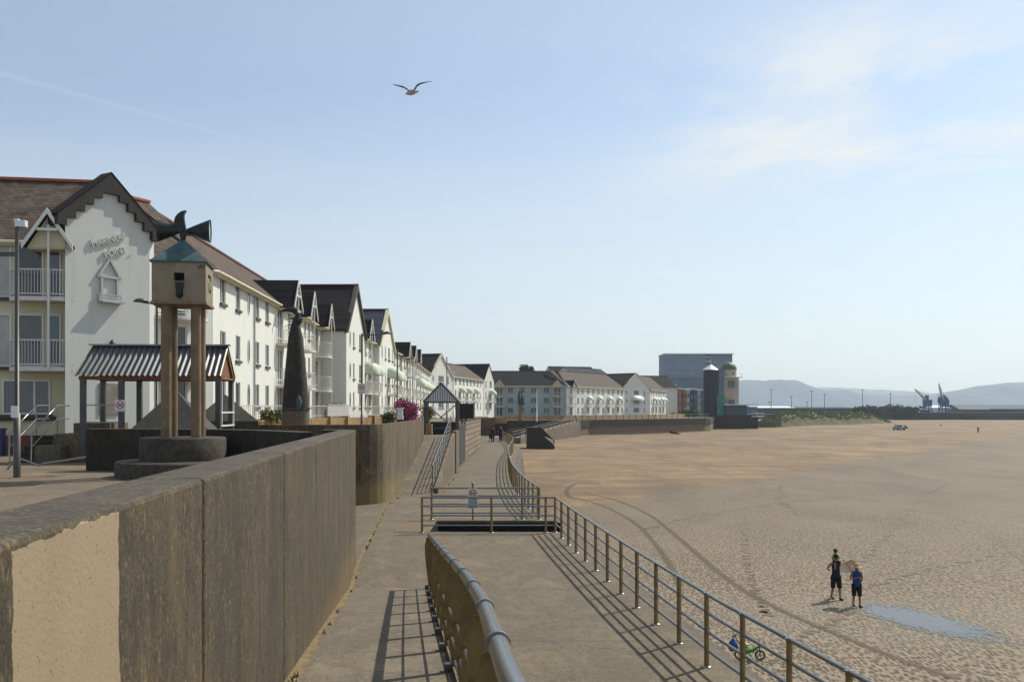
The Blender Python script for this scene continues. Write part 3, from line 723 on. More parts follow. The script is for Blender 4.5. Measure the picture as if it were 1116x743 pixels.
hills('hills', [(1000, 440), (1020, 431), (1040, 425.5), (1062, 421), (1085, 418), (1110, 416), (1150, 415), (1260, 417), (1400, 425)], 4600, 1000, 'rounded hill behind the docks on the right of the bay', 0.6)

# ------------------------------------------------------------------ air
b = MB(); b.box(-6500, 6500, -160, 9000, -6, 250); hz = b.build('haze', 'white_paint')
hm = bpy.data.materials.new('haze_air'); hm.use_nodes = True; t = hm.node_tree; t.nodes.clear()
pv = t.nodes.new('ShaderNodeVolumePrincipled'); pv.inputs['Density'].default_value = 0.00014; pv.inputs['Color'].default_value = (0.80, 0.90, 0.98, 1); pv.inputs['Anisotropy'].default_value = 0.45
mo = t.nodes.new('ShaderNodeOutputMaterial'); t.links.new(pv.outputs[0], mo.inputs['Volume'])
hz.data.materials.clear(); hz.data.materials.append(hm); tag(hz, 'thin blue haze over the bay', kind='stuff')
S.cycles.volume_step_rate = 10; S.cycles.volume_max_steps = 64

# ================================================================== RETAINING WALLS
def wall_thing(name, label, panels, mats, bevel=0.02):
    """panels: list of (outer0, outer1, inner1, inner0, zb0, zb1, zt0, zt1); body material 0, coping material 1"""
    b = MB()
    for (o0, o1, i1, i0, zb0, zb1, zt0, zt1) in panels:
        o0 = Vector(o0); o1 = Vector(o1); i0 = Vector(i0); i1 = Vector(i1)
        vs = [(*o0, zb0), (*o1, zb1), (*i1, zb1), (*i0, zb0), (*o0, zt0), (*o1, zt1), (*i1, zt1), (*i0, zt0)]
        k = len(b.v)
        b.add(vs, [(0, 1, 5, 4), (1, 2, 6, 5), (2, 3, 7, 6), (3, 0, 4, 7)]); b.cur = 1; b.f.append((k + 4, k + 5, k + 6, k + 7)); b.mi.append(1); b.sm.append(False); b.cur = 0
    o = b.build(name, mats); 
    # make normals point outwards whatever the panel's winding
    import bmesh
    bm = bmesh.new(); bm.from_mesh(o.data); bmesh.ops.recalc_face_normals(bm, faces=bm.faces); bm.to_mesh(o.data); bm.free()
    if bevel:
        bv = o.modifiers.new('bevel', 'BEVEL'); bv.width = bevel; bv.segments = 2; bv.limit_method = 'ANGLE'
    return tag(o, label, 'wall')
def run_panels(line, thick, zb, zt, gap=0.02, batter=0.0):
    """line: [(x,y)..] joints along the outer face; thickness to the left of the direction of travel"""
    out = []
    for a, c in zip(line, line[1:]):
        a = Vector(a); c = Vector(c); d = (c - a).normalized(); n = Vector((-d.y, d.x)) * thick
        a2 = a + d * gap / 2; c2 = c - d * gap / 2
        out.append((a2, c2, c2 + n, a2 + n, zb(a2), zb(c2), zt(a2), zt(c2)))
    return out
top1 = lambda p: 3.385 - 0.0062 * p.y
ys1 = [-7, -3.0, 1.9, 5.72, 9.56, 13.1, 17.5, 21.2, 23.6]
line = [(wall_x(y), y) for y in ys1]
cx, cy, r = wall_x(23.6) - 0.9, 23.6, 0.9
w1 = run_panels(line, 0.40, lambda p: -0.1, top1, gap=0.035)
for i in range(6):      # rounded return at the far end
    a0 = R(15 * i); a1 = R(15 * (i + 1)); q = lambda a, rr: (cx + rr * cos(a), cy + rr * sin(a))
    w1.append((Vector(q(a0, r)), Vector(q(a1, r)), Vector(q(a1, r - 0.4)), Vector(q(a0, r - 0.4)), -0.1, -0.1, 3.24, 3.24))
wall_thing('retaining_wall', 'long weathered concrete retaining wall beside the ramp, with one pale cleaned panel', w1, ['wall_concrete', 'wall_top'], 0.025)
# low parapet that closes the terrace with the drum pedestal
pl = [(-4.9, 24.5), (-6.6, 26.7), (-8.2, 27.8), (-10.2, 28.35), (-12.0, 28.45)]
wall_thing('parapet_wall', 'dark concrete parapet wall behind the round pedestal of the columned box', run_panels(pl, 0.4, lambda p: -0.1, lambda p: 3.18), ['dark_concrete', 'wall_top'], 0.02)
# second retaining wall with its rounded corner
pts = [(-12.2, 38.9), (-9.6, 38.75), (-6.9, 38.6)]
for i in range(7):
    a = R(-90 + 14 * i); pts.append((-6.6 + 1.55 * cos(a), 40.1 + 1.55 * sin(a)))
pts += [(-5.03, 41.2), (-5.02, 43.2), (-5.0, 45.4), (-5.0, 47.6), (-4.98, 49.8), (-4.97, 52), (-4.96, 54.2), (-4.95, 56)]
w2 = []
for a, c in zip(pts, pts[1:]):
    small = (Vector(c) - Vector(a)).length < 0.6
    w2 += run_panels([a, c], 0.4, lambda p: -0.1, lambda p: 3.12, 0.0 if small else 0.015)
wall_thing('curved_retaining_wall', 'streaked concrete retaining wall curving round beside the ramp to the gateway', w2, ['wall2_concrete', 'wall_top'], 0)

# ================================================================== RAILINGS
def plate_railing():
    root = empty('railing', (interp(RAIL_L, 20.8), 20.8, 0), 0, 'ramp railing with a thick steel handrail and leaning plate posts tinted with reflected light', 'railing')
    L = root.location
    zt = None
    off = lambda y: 0.13      # plates lean over the promenade
    P = lambda y, h, lean: Vector((interp(RAIL_L, y) + lean, y, ramp_z(y) + h)) - L
    ysr = [20.8 - 0.4 * i for i in range(64)]
    b = MB(); b.tube([P(y, 1.10, 0.0) for y in ysr], 0.045, 14); b.build('handrail', 'steel', root)
    for h, ln in ((0.12, 0.03), (0.36, 0.0), (0.66, -0.03)):
        b = MB(); b.tube([P(y, h, ln - 0.035) for y in ysr], 0.015, 6); b.build('rail', 'steel_old', root)
    y = 20.7; ring = None; i = 0
    while y > -4.5:
        c = P(y, 1.10, 0.10); c2 = P(y - 0.035, 1.17, 0.10)
        b = MB(); b.tube([P(y + 0.03, 1.10, 0.0), P(y - 0.03, 1.10, 0.0)], 0.054, 16); b.build('collar', 'steel_old', root)
        prof = [(0.0, -0.02, 0.085), (0.2, -0.045, 0.11), (0.45, -0.075, 0.125), (0.7, -0.10, 0.135), (0.9, -0.105, 0.13), (1.06, -0.07, 0.09)]
        vs = []; th = 0.009
        for h, x0, w in prof:
            for dx in (x0, x0 + w * 1.35):
                for dy in (-th, th): vs.append(P(y, h, dx) + Vector((0, dy, 0)))
        fs = []
        for k in range(len(prof) - 1):
            a = 4 * k; n = a + 4
            fs += [(a, n, n + 2, a + 2), (a + 1, a + 3, n + 3, n + 1), (a, a + 1, n + 1, n), (a + 2, n + 2, n + 3, a + 3)]
        fs += [(0, 2, 3, 1), (len(vs) - 4, len(vs) - 3, len(vs) - 1, len(vs) - 2)]
        b = MB(); b.add(vs, fs); pl = b.build('post', 'plate_sandlit', root)
        b = MB(); p0 = P(y, 0.0, -0.02); b.box(p0.x - .08, p0.x + .11, p0.y - .05, p0.y + .05, p0.z + .0, p0.z + .085); b.build('foot', 'steel_old', pl)
        y -= 1.5; i += 1
plate_railing()

def post_mesh(h=1.08, r=0.037, mat='post_sandlit'):
    b = MB(); b.tube([(0, 0, 0), (0, 0, h - 0.02)], r, 12)
    b.cur = 1; b.tube([(0, 0, h - 0.035), (0, 0, h)], r + 0.009, 12); b.lathe([(0.085, 0.0), (0.085, 0.012), (r, 0.02)], 12)
    return b
def tube_railing(label, tab_pts, posts, heights=(0.26, 0.53, 0.80, 1.06), r=0.024, pr=0.037, h=1.08, name='railing'):
    root = empty(name, Vector(posts[0]), 0, label, 'railing')
    L = Vector(posts[0])
    for i, hh in enumerate(heights):
        b = MB(); b.tube([Vector(p) - L + Vector((0, 0, hh)) for p in tab_pts], r if i < len(heights) - 1 else r * 1.15, 8); b.build('rail', 'steel', root)
    b = post_mesh(h, pr); first = b.build('post', ['post_sandlit', 'steel'], root)
    for i, p in enumerate(posts[1:]): link_copy(first, root, Vector(p) - L)
    return root
# beach-side railing of the near promenade
ps = []; y = 30.2
while y > -5: ps.append((interp(RAIL_N, y), y, 0.0)); y -= 1.43
tube_railing('nearest beach railing, four tubes on steel posts tinted with reflected sand light, running beside the wide concrete promenade', list(reversed([(interp(RAIL_N, y), y, 0) for y in [-5 + 0.5 * i for i in range(71)] if y < 30.2])) , ps)
# across the opening, near side and far side
xs_ = [-2.72, -0.62, 1.02]
tube_railing('short railing crossing the near side of the dark step opening', [(-2.72, 30.12, 0), (1.28, 30.12, 0)], [(x, 30.12, 0) for x in xs_], heights=(0.22, 0.52, 0.80, 1.06))
tube_railing('short railing crossing the far side of the dark step opening', [(-2.72, 33.7, 0), (0.92, 33.7, 0)], [(-2.72, 33.7, 0), (0.35, 33.7, 0), (0.92, 33.7, 0)], heights=(0.22, 0.52, 0.80, 1.06))
ps = []; y = 34.3
while y < 124: ps.append((interp(RAIL_F, y), y, 0)); y += 1.5
tube_railing('winding beach railing beyond the step opening, curving away to the distance', [(interp(RAIL_F, 34.3 + 0.9 * i), 34.3 + 0.9 * i, 0) for i in range(100)], ps, h=1.06)
# handrails of the gateway ramp
gz = lambda y: 0.004 + (min(max(y, 43.5), 57.2) - 43.5) * 0.1605
root = empty('railing', (-3.42, 44.1, 0), 0, 'steep bright handrail with close tubes on the ramp up to the gateway', 'railing'); L = root.location
for i, hh in enumerate((0.2, 0.42, 0.64, 0.86, 1.12)):
    b = MB(); b.tube([Vector((-3.52, y, gz(y) + hh)) - L for y in (44.1, 50, 57.2)], 0.026 if i == 4 else 0.016, 8); b.build('rail', 'steel', root)
f = None
for i in range(10):
    y = 44.1 + i * 1.45
    if f is None: f = post_mesh(1.14, 0.03).build('post', ['post_sandlit', 'steel'], root, Vector((-3.52, y, gz(y))) - L)
    else: link_copy(f, root, Vector((-3.52, y, gz(y))) - L)
# sign on its own post behind the near cross railing
root = empty('notice_post', (-1.32, 33.5, 0), 0, 'small prohibition notice with a red ring on a post at the step opening', 'sign')
b = MB(); b.tube([(0, 0, 0), (0, 0, 1.24)], 0.03, 10); b.lathe([(0.05, 1.2), (0.05, 1.25), (0, 1.28)], 10); b.build('post', 'post_sandlit', root)
def notice(parent, x, y, z, w, h, ring):
    b = MB(); b.box(x - w / 2, x + w / 2, y - 0.012, y, z - h, z); pl = b.build('notice_plate', 'white_paint', parent)
    b = MB(); b.box(x - w * 0.44, x + w * 0.44, y - 0.016, y - 0.0121, z - h + 0.02, z - w * 1.02); g = b.build('text_panel', 'grey_sign', pl)
    b = MB()
    for i in range(5):
        zz = z - w * 1.02 - 0.03 - i * (h - w * 1.02) / 6.0; b.box(x - w * 0.36, x + w * (0.36 if i % 2 else 0.22), y - 0.019, y - 0.0161, zz - 0.008, zz)
    b.build('lettering', 'white_paint', pl)
    b = MB(); n = 28; R0 = w * 0.40; R1 = w * 0.31; cz = z - w * 0.5
    vs = []
    for j in range(n):
        t_ = 2 * pi * j / n
        for rr in (R0, R1): vs.append((x + rr * cos(t_), y - 0.0165, cz + rr * sin(t_)))
    b.add(vs, [(2 * j, 2 * ((j + 1) % n), 2 * ((j + 1) % n) + 1, 2 * j + 1) for j in range(n)])
    b.beam((x - R1 * 0.7, y - 0.0185, cz + R1 * 0.7), (x + R1 * 0.7, y - 0.0185, cz - R1 * 0.7), 0.003, w * 0.07, up=(0, -1, 0)) if False else None
    c, s_ = cos(pi / 4) * R1, sin(pi / 4) * R1; k = w * 0.035
    b.add([(x - c - k * .7, y - 0.0175, cz + s_ - k * .7), (x - c + k * .7, y - 0.0175, cz + s_ + k * .7), (x + c + k * .7, y - 0.0175, cz - s_ + k * .7), (x + c - k * .7, y - 0.0175, cz - s_ - k * .7)], [(0, 1, 2, 3)])
    b.build('prohibition_ring', 'red_paint', pl)
    b = MB()     # dog pictogram
    q = w * 0.30
    for (x0, x1, z0, z1) in ((-.6, .45, -.15, .2), (.35, .75, .15, .5), (.7, .95, .18, .32), (-.6, -.45, -.6, -.15), (-.35, -.2, -.6, -.15), (.15, .3, -.6, -.15), (.33, .46, -.6, -.15), (-.85, -.6, .1, .25)):
        b.add([(x + x0 * q, y - 0.0145, cz + z0 * q), (x + x1 * q, y - 0.0145, cz + z0 * q), (x + x1 * q, y - 0.0145, cz + z1 * q), (x + x0 * q, y - 0.0145, cz + z1 * q)], [(0, 1, 2, 3)])
    b.build('dog_symbol', 'black_rubber', pl)
notice(root, 0, -0.035, 1.06, 0.32, 0.66, True)

# ================================================================== BOX ON FOUR COLUMNS
bx, by = -8.62, 26.1
drum = empty('pedestal', (bx, by, 2.0), 0, 'two-tier round pitted concrete pedestal under the four columns', 'pedestal')
b = MB(); b.lathe([(1.72, -0.1), (1.72, 0.36), (1.68, 0.40), (0.5, 0.41)], 48, (0.12, -0.2, 0)); b.build('lower_tier', 'drum_concrete', drum)
b = MB(); b.lathe([(1.09, 0.40), (1.09, 0.96), (1.06, 1.0), (0.0, 1.005)], 48); b.build('upper_tier', 'drum_concrete', drum)
sc = empty("columned_box", (bx, by, 2.87), R(9), 'stone box with a verdigris pyramid roof raised on four round columns', 'sculpture')
for i, (x, y) in enumerate(((-0.36, -0.38), (0.38, -0.38), (-0.34, 0.42), (0.38, 0.42))):
    b = MB(); b.tube([(x, y, 0.138), (x, y, 3.6)], 0.13, 24); b.build('column', 'column_smooth', sc)
b = MB()
h = 0.665
# the box, with a square opening through its front and a recess in its side
def face_with_hole(o, ux, uz, w, hh, hole, n, depth):
    o = Vector(o); ux = Vector(ux); uz = Vector(uz); n = Vector(n); x0, x1, z0, z1 = hole
    X = [0, x0, x1, w]; Z = [0, z0, z1, hh]
    for i in range(3):
        for j in range(3):
            if i == 1 and j == 1: continue
            b.add([o + ux * X[i] + uz * Z[j], o + ux * X[i + 1] + uz * Z[j], o + ux * X[i + 1] + uz * Z[j + 1], o + ux * X[i] + uz * Z[j + 1]], [(0, 1, 2, 3)])
    p = [o + ux * a + uz * c for a, c in ((x0, z0), (x1, z0), (x1, z1), (x0, z1))]; q = [v_ - n * depth for v_ in p]
    b.add(p + q, [(0, 4, 5, 1), (1, 5, 6, 2), (2, 6, 7, 3), (3, 7, 4, 0), (4, 7, 6, 5)])
z0, z1 = 3.60, 4.62
face_with_hole((-h, -h, z0), (1, 0, 0), (0, 0, 1), 2 * h, z1 - z0, (0.54, 0.80, 0.54, 0.75), (0, -1, 0), 0.7)
face_with_hole((h, -h, z0), (0, 1, 0), (0, 0, 1), 2 * h, z1 - z0, (0.40, 0.95, 0.32, 0.78), (1, 0, 0), 0.10)
b.add([(h, h, z0), (-h, h, z0), (-h, h, z1), (h, h, z1)], [(0, 1, 2, 3)]); b.add([(-h, h, z0), (-h, -h, z0), (-h, -h, z1), (-h, h, z1)], [(0, 1, 2, 3)])
b.add([(-h, -h, z0), (h, -h, z0), (h, h, z0), (-h, h, z0)], [(3, 2, 1, 0)]); b.add([(-h, -h, z1), (h, -h, z1), (h, h, z1), (-h, h, z1)], [(0, 1, 2, 3)])
b.build('box', 'box_stone', sc)
b = MB(); b.box(-h - .03, h + .03, -h - .03, h + .03, z0 - 0.05, z0 + 0.02); b.build('box_rim', 'column_stone', sc)
b = MB(); b.tube([(0.02, -h - 0.015, z0 + 0.16), (0.02, -h - 0.02, z0 + 0.5)], [0.07, 0.11], 12); b.lathe([(0.0, -0.08), (0.07, -0.03), (0.10, 0.04)], 12, (0.02, -h - 0.015, z0 + 0.16)); b.build('spout', 'bronze_dark', sc)
b = MB()
for k in range(5): b.tube([(h - 0.07, -0.22 + 0.1 * k, z0 + 0.36), (h - 0.02, -0.18 + 0.1 * k, z0 + 0.5), (h - 0.06, -0.22 + 0.1 * k, z0 + 0.72)], [0.04, 0.05, 0.03], 8)
b.build('side_carving', 'stone_relief', sc)
b = MB(); e = h + 0.05; A = [(-e, -e, z1), (e, -e, z1), (e, e, z1), (-e, e, z1), (-e, -e, z1 + 0.03), (e, -e, z1 + 0.03), (e, e, z1 + 0.03), (-e, e, z1 + 0.03), (0, 0, z1 + 0.70)]
b.add(A, [(3, 2, 1, 0), (0, 1, 5, 4), (1, 2, 6, 5), (2, 3, 7, 6), (3, 0, 4, 7)]); b.add([A[4], A[5], A[8]], [(0, 1, 2)]); b.add([A[6], A[7], A[8]], [(0, 1, 2)]); b.add([A[7], A[4], A[8]], [(0, 1, 2)])
b.cur = 1; b.add([A[5], A[6], A[8]], [(0, 1, 2)])  # sunward slope takes the paler copy, its light painted in
b.build('roof', ['verdigris', 'verdigris_pale'], sc)
b = MB(); b.tube([(0, 0, z1 + 0.62), (0, 0, z1 + 0.92)], [0.05, 0.11, ], 12)
def horn(sx):
    n = 20; vs = []
    for r_, x in ((0.05, 0.06), (0.18, 0.32), (0.31, 0.60)):
        for j in range(n):
            t_ = 2 * pi * j / n; vs.append((sx * x * 1.1 + .03, 0.0 + r_ * 0.8 * cos(t_), z1 + 0.92 + r_ * sin(t_)))
    b.add(vs, [(i * n + j, i * n + (j + 1) % n, (i + 1) * n + (j + 1) % n, (i + 1) * n + j) for i in range(2) for j in range(n)], True)
    b.add(vs[:n], [tuple(range(n))])
    vs2 = vs[2 * n:]; b.cur = 1; b.add([(x - sx * 0.03, y, z) for x, y, z in vs2], [tuple(range(n))]); b.cur = 0
horn(1); horn(-1)
b.build('wind_horns', ['bronze_dark', 'verdigris_pale'], sc)
n = 14; out = []; inn = []
for j in range(n + 1):
    t_ = R(-80) - R(165) * j / n      # crescent opening towards the right
    out.append((0.14 + 0.36 * cos(t_), z1 + 1.12 + 0.33 * sin(t_)))
    inn.append((0.20 + 0.30 * cos(t_) * (0.95 - 0.45 * sin(pi * j / n)), z1 + 1.14 + 0.33 * sin(t_) * (1 - 0.22 * sin(pi * j / n))))
poly = [(x, 0, z) for x, z in out] + [(x, 0, z) for x, z in reversed(inn)]
b = MB()
for j in range(n): b.vpoly([(out[j][0], -0.09, out[j][1]), (out[j + 1][0], -0.09, out[j + 1][1]), (inn[j + 1][0], -0.09, inn[j + 1][1]), (inn[j][0], -0.09, inn[j][1])], (0, 0.18, 0))
b.build('crescent', 'bronze_dark', sc)
text_mesh('letter', 'W', 0.17, 'bronze_dark', sc, (h - 0.12, -h - 0.004, z1 - 0.12), (R(90), 0, 0), 0.008)

# ================================================================== CONE WITH THE BIRD HEAD
K = empty('bird_cone', (-9.0, 41.4, 2.0), 0, 'tapering dark stone cone carrying a curved bronze beak', 'sculpture')
s = 41.4 / F
b = MB(); b.lathe([(0.60, 0), (0.60, 0.55), (0.58, 1.1), (0.565, 1.75)], 36); b.build('base', 'pale_concrete', K)
prof = [(0.555, 1.75), (0.55, 1.9), (0.47, 2.9), (0.37, 4.0), (0.30, 4.7), (0.22, 5.05), (0.17, 5.3), (0.16, 5.3)]
b = MB(); b.lathe(prof, 36); b.build('shaft', 'cone_stone', K)
b = MB(); b.lathe([(0.56, 1.62), (0.575, 1.68), (0.56, 1.74)], 36); b.build('band', 'bronze_dark', K)
b = MB(); b.tube([(0.2, -0.44, 1.75), (0.24, -0.46, 2.05), (0.22, -0.42, 2.3)], [0.10, 0.13, 0.05], 10); b.tube([(0.5, -0.16, 1.74), (0.62, -0.2, 1.75)], [0.08, 0.02], 8); b.build('carved_fish', 'verdigris', K)
b = MB()
path = [((314 - 319) , 355), (321, 350), (322, 344.5), (317, 342), (311, 342.2), (306.5, 343.2)]
pp = [(-0.02, 5.24), (0.06, 5.36), (0.13, 5.52), (0.13, 5.68), (0.02, 5.80), (-0.16, 5.86), (-0.36, 5.86), (-0.54, 5.82), (-0.68, 5.77)]
rr = [0.16, 0.19, 0.19, 0.17, 0.15, 0.12, 0.085, 0.045, 0.01]
b.tube([(x, 0, z) for x, z in pp], rr, 14); b.build('head', 'bronze_dark', K)
b = MB(); b.tube([(0.0, 0, 5.42), (-0.14, 0, 5.50), (-0.26, 0, 5.475)], [0.07, 0.04, 0.01], 10); b.build('lower_beak', 'bronze_dark', K)
b = MB(); b.lathe([(0.19, 5.18), (0.21, 5.22), (0.19, 5.26)], 20); b.beam((-0.2, 0, 5.22), (-0.34, 0, 5.22), .03, .03); b.build('collar', 'bronze_dark', K)

# ================================================================== SHELTERS
def wave_roof(b, p00, p10, p01, p11, waves, amp, res=6, flat=True):
    """corrugated sheet: p00->p10 along the eave, p00->p01 down the slope"""
    p00, p10, p01, p11 = map(Vector, (p00, p10, p01, p11)); n = waves * res; nrm = (p10 - p00).cross(p01 - p00).normalized(); vs = []
    for i in range(n + 1):
        t = i / n; a = sin(2 * pi * waves * t); a = max(-1, min(1, a * 1.8)) * amp
        vs += [p00.lerp(p10, t) + nrm * a, p01.lerp(p11, t) + nrm * a]
    b.add(vs, [(2 * i, 2 * i + 2, 2 * i + 3, 2 * i + 1) for i in range(n)])
corr = NT('corr_plain'); corr.col(corr.ramp(corr.noise(corr.pos(), 2.5, 4), [(0.3, (0.055, 0.057, 0.062)), (0.7, (0.10, 0.102, 0.108))])); corr.rough(0.38); corr.b.inputs['Metallic'].default_value = 0.2; M['corr_plain'] = corr.m
sh = empty('shelter', (-11.9, 33.6, 2.0), R(3), 'open shelter with a corrugated grey roof beside the white gable', 'shelter')
x0, x1 = -2.3, 2.3; yf, yr, yb = -0.95, 0.0, 0.95; ze, zr = 2.82, 3.86
b = MB(); wave_roof(b, (x0 + .1, yr, zr), (x1, yr, zr), (x0 - .12, yf - .12, ze), (x1, yf - .12, ze), 25, 0.028); b.build('front_roof_sheet', 'corr_plain', sh)
b = MB(); wave_roof(b, (x1, yr, zr), (x0 + .1, yr, zr), (x1, yb + .12, ze), (x0 - .12, yb + .12, ze), 25, 0.028); b.build('rear_roof_sheet', 'corr_plain', sh)
b = MB(); b.beam((x0, 0, zr + .03), (x1 + .05, 0, zr + .03), 0.22, 0.05); b.build('ridge_cap', 'steel_old', sh)
b = MB(); 
for yy in (yf, yb): b.beam((x0, yy, ze - .07), (x1, yy, ze - .07), 0.08, 0.12)
for xx in (x0 + .1, -0.8, 0.8, x1 - .06):
    b.beam((xx, yf, ze - .07), (xx, 0, zr - .12), .06, .1); b.beam((xx, yb, ze - .07), (xx, 0, zr - .12), .06, .1); b.beam((xx, yf, ze - .07), (xx, yb, ze - .07), .05, .07)
b.build('roof_frame', 'rust_wood', sh)
b = MB(); b.add([(x1 - .10, yf, ze - .02), (x1 - .10, yb, ze - .02), (x1 - .10, 0, zr - .1)], [(0, 1, 2)]); b.build('gable_boarding', 'rust_wood', sh)
for xx in (x0 + .12, -0.95, 1.0, x1 - .12):
    for yy in (yf + .03, yb - .03):
        if xx == 1.0: continue
        b = MB(); b.box(xx - .085, xx + .085, yy - .085, yy + .085, 0, ze - .12); b.build('post', 'lamp_grey', sh, bevel=.01)
b = MB()
for zz in (1.18, 1.62): b.beam((x1 - .03, yf, zz), (x1 - .03, yb, zz), .05, .05)
b.beam((x1 - .03, yf + .1, 1.18), (x1 - .03, yf + .1, ze - .2), .05, .05); b.beam((x1 - .03, yb - .1, 1.18), (x1 - .03, yb - .1, ze - .2), .05, .05)
b.build('side_rail', 'white_frame', sh)
for zz in (1.3, 1.86):
    b = MB(); b.beam((x0 + .1, yf, zz), (x0 + 1.3, yf, zz), .04, .04); b.build('front_rail', 'steel_old', sh)
notice(sh, -0.95, yf - 0.075, 2.03, 0.33, 0.36, True)
root = empty('wall_lamp', (0, 0, 0), 0); bpy.data.objects.remove(root)
# concrete pyramids under and behind the shelter
def pyramid(c, hw, zb, zt, label, rot, cut=0.25):
    b = MB(); q = [(-hw, -hw), (hw, -hw), (hw, hw), (-hw, hw)]
    vs = [(x, y, 0) for x, y in q] + [(x, y, zb) for x, y in q] + [(x * 0.03, y * 0.03, zt) for x, y in q]
    b.add(vs, [(0, 1, 5, 4), (1, 2, 6, 5), (2, 3, 7, 6), (3, 0, 4, 7), (4, 5, 9, 8), (5, 6, 10, 9), (6, 7, 11, 10), (7, 4, 8, 11), (8, 9, 10, 11)])
    tag(b.build('pyramid', 'pyramid_stone', None, (c[0], c[1], 2.0), rot), label, 'pyramid', 'concrete pyramids by the shelter')
pyramid((-10.45, 30.9), 1.12, 1.12, 2.32, 'left concrete pyramid, the one right behind the four columns', R(10))
pyramid((-10.55, 36.6), 1.12, 1.30, 2.25, 'right concrete pyramid, seen through the end posts of the corrugated shelter', R(18))

# gabled gateway at the head of the second ramp
g = empty('gateway', (-4.28, 60.2, 2.2), 0, 'gabled gateway of grey corrugated metal at the head of the ramp', 'shelter')
w = 0.95; ze, zr = 1.98, 3.05
for xx in (-w, w):
    b = MB(); b.box(xx - .09, xx + .09, -.09, .09, -0.2, ze); b.build('post', 'lamp_grey', g, bevel=.01)
    b = MB(); b.box(xx - .07, xx + .07, 1.3, 1.45, -0.2, ze); b.build('rear_post', 'lamp_grey', g)
b = MB(); n = 20
for i in range(n):
    xa = -w - .1 + (2 * w + .2) * i / n; xb = -w - .1 + (2 * w + .2) * (i + 0.55) / n
    hz_ = lambda x: ze + (zr - ze) * (1 - abs(x) / (w + .1))
    b.vpoly([(xa, -.10, ze), (xb, -.10, ze), (xb, -.10, hz_(xb)), (xa, -.10, hz_(xa))], (0, .04, 0))
b.cur = 1; b.vpoly([(-w - .1, -.055, ze), (w + .1, -.055, ze), (0, -.055, zr)], (0, .03, 0)); b.build('gable_sheet', ['pale_metal', 'dark_metal'], g)
b = MB(); b.beam((-w - .12, -.13, ze - .02), (0, -.13, zr + .04), .08, .09); b.beam((w + .12, -.13, ze - .02), (0, -.13, zr + .04), .08, .09); b.box(-w - .1, w + .1, -.14, -.02, ze - .1, ze); b.build('gable_frame', 'lamp_grey', g)
b = MB()
for sx in (-1, 1): b.vpoly([(sx * (w + .16), -.16, ze - .02), (0, -.16, zr + .08), (0, 1.6, zr + .08), (sx * (w + .16), 1.6, ze - .02)], (0, 0, .03))
b.build('roof', 'corr_plain', g)
b = MB(); b.beam((-w, 0, ze - .15), (w * .35, 0, 0.75), .06, .07); b.beam((w, 0, ze - .15), (-w * .1, 0, .95), .06, .07); b.build('braces', 'steel_old', g)
b = MB(); b.box(-0.55, w - .1, .3, .55, -.05, .62); b.box(-0.7, w, .2, .62, .62, .72); tag(b.build('steel_chest', 'dark_metal', None, g.location), 'black chest standing under the gabled gateway', 'chest')
b = MB(); b.box(-w + .02, -w + .36, -.2, .15, -.02, .62); tag(b.build('stone_pillar', 'tan_stone', None, g.location), 'short tan stone pillar at the left foot of the gateway', 'pillar')
b = MB(); b.tube([(-w, -.05, .35), (w, -.05, .35)], .02, 6); b.tube([(-w, -.05, .75), (w, -.05, .75)], .02, 6); tag(b.build('gate_bars', 'steel', None, g.location), 'two steel bars across the foot of the gabled gateway', 'gate')
# black boxes painting the shade of the gate recess, and block wall beyond the ramp
b = MB(); b.box(-4.6, -3.35, 60.4, 61.0, -.05, 2.62); b.box(-3.62, -3.40, 61.0, 72.6, -.05, 2.62); tag(b.build('gate_recess_shade', 'black_wood_shade'), 'black boxes painting the dark gate recess between the ramp and the block wall', 'gate')
b = MB(); b.prism([(-3.78, 72.8), (-3.60, 72.8), (-3.05, 97), (-3.3, 97.3), (-4.4, 97)], -.05, 2.86); tag(b.build('block_wall', 'block_wall'), 'coursed brown block wall beside the lower promenade', 'wall')
b = MB(); b.prism([(-3.86, 72.7), (-3.52, 72.7), (-2.97, 97.1), (-4.4, 97.2)], 2.86, 2.98); tag(b.build('wall_coping', 'pale_concrete'), 'pale coping lying along the top of the brown block wall', 'coping')
b = MB(); b.prism([(-4.5, 138), (-2.3, 138), (-2.3, 139.4), (-4.5, 139.4)], -.05, 2.5); b.prism([(-4.5, 97.4), (-4.3, 97.4), (-4.3, 138), (-4.5, 138)], -.05, 2.45); tag(b.build('block_wall', 'block_wall_far'), 'far block wall closing the lower promenade behind the two walkers', 'wall')
b = MB()
b.box(-4.1, -2.85, 74.0, 76.4, 2.985, 4.12); 
for i in range(9): b.box(-4.12 + i * .15, -4.05 + i * .15, 73.97, 74.0, 2.99, 4.1)
tag(b.build('timber_enclosure', 'black_wood_shade'), 'black slatted enclosure standing above the block wall', 'enclosure')
b = MB(); b.box(-2.6, -0.75, 138.2, 140.5, 0.9, 2.6); tag(b.build('tan_pier', 'tan_stone'), 'square tan stone pier at the far end of the lower promenade', 'pier')
b = MB(); b.box(-2.2, -0.7, 137.4, 138.1, -.0, 1.45); b.box(-2.3, -0.6, 137.3, 138.15, 1.45, 1.7); tag(b.build('opening_shade', 'black_wood_shade'), 'black box painting the dark opening below the tan pier', 'opening')  # black boxes stand in for the dark opening under the pier

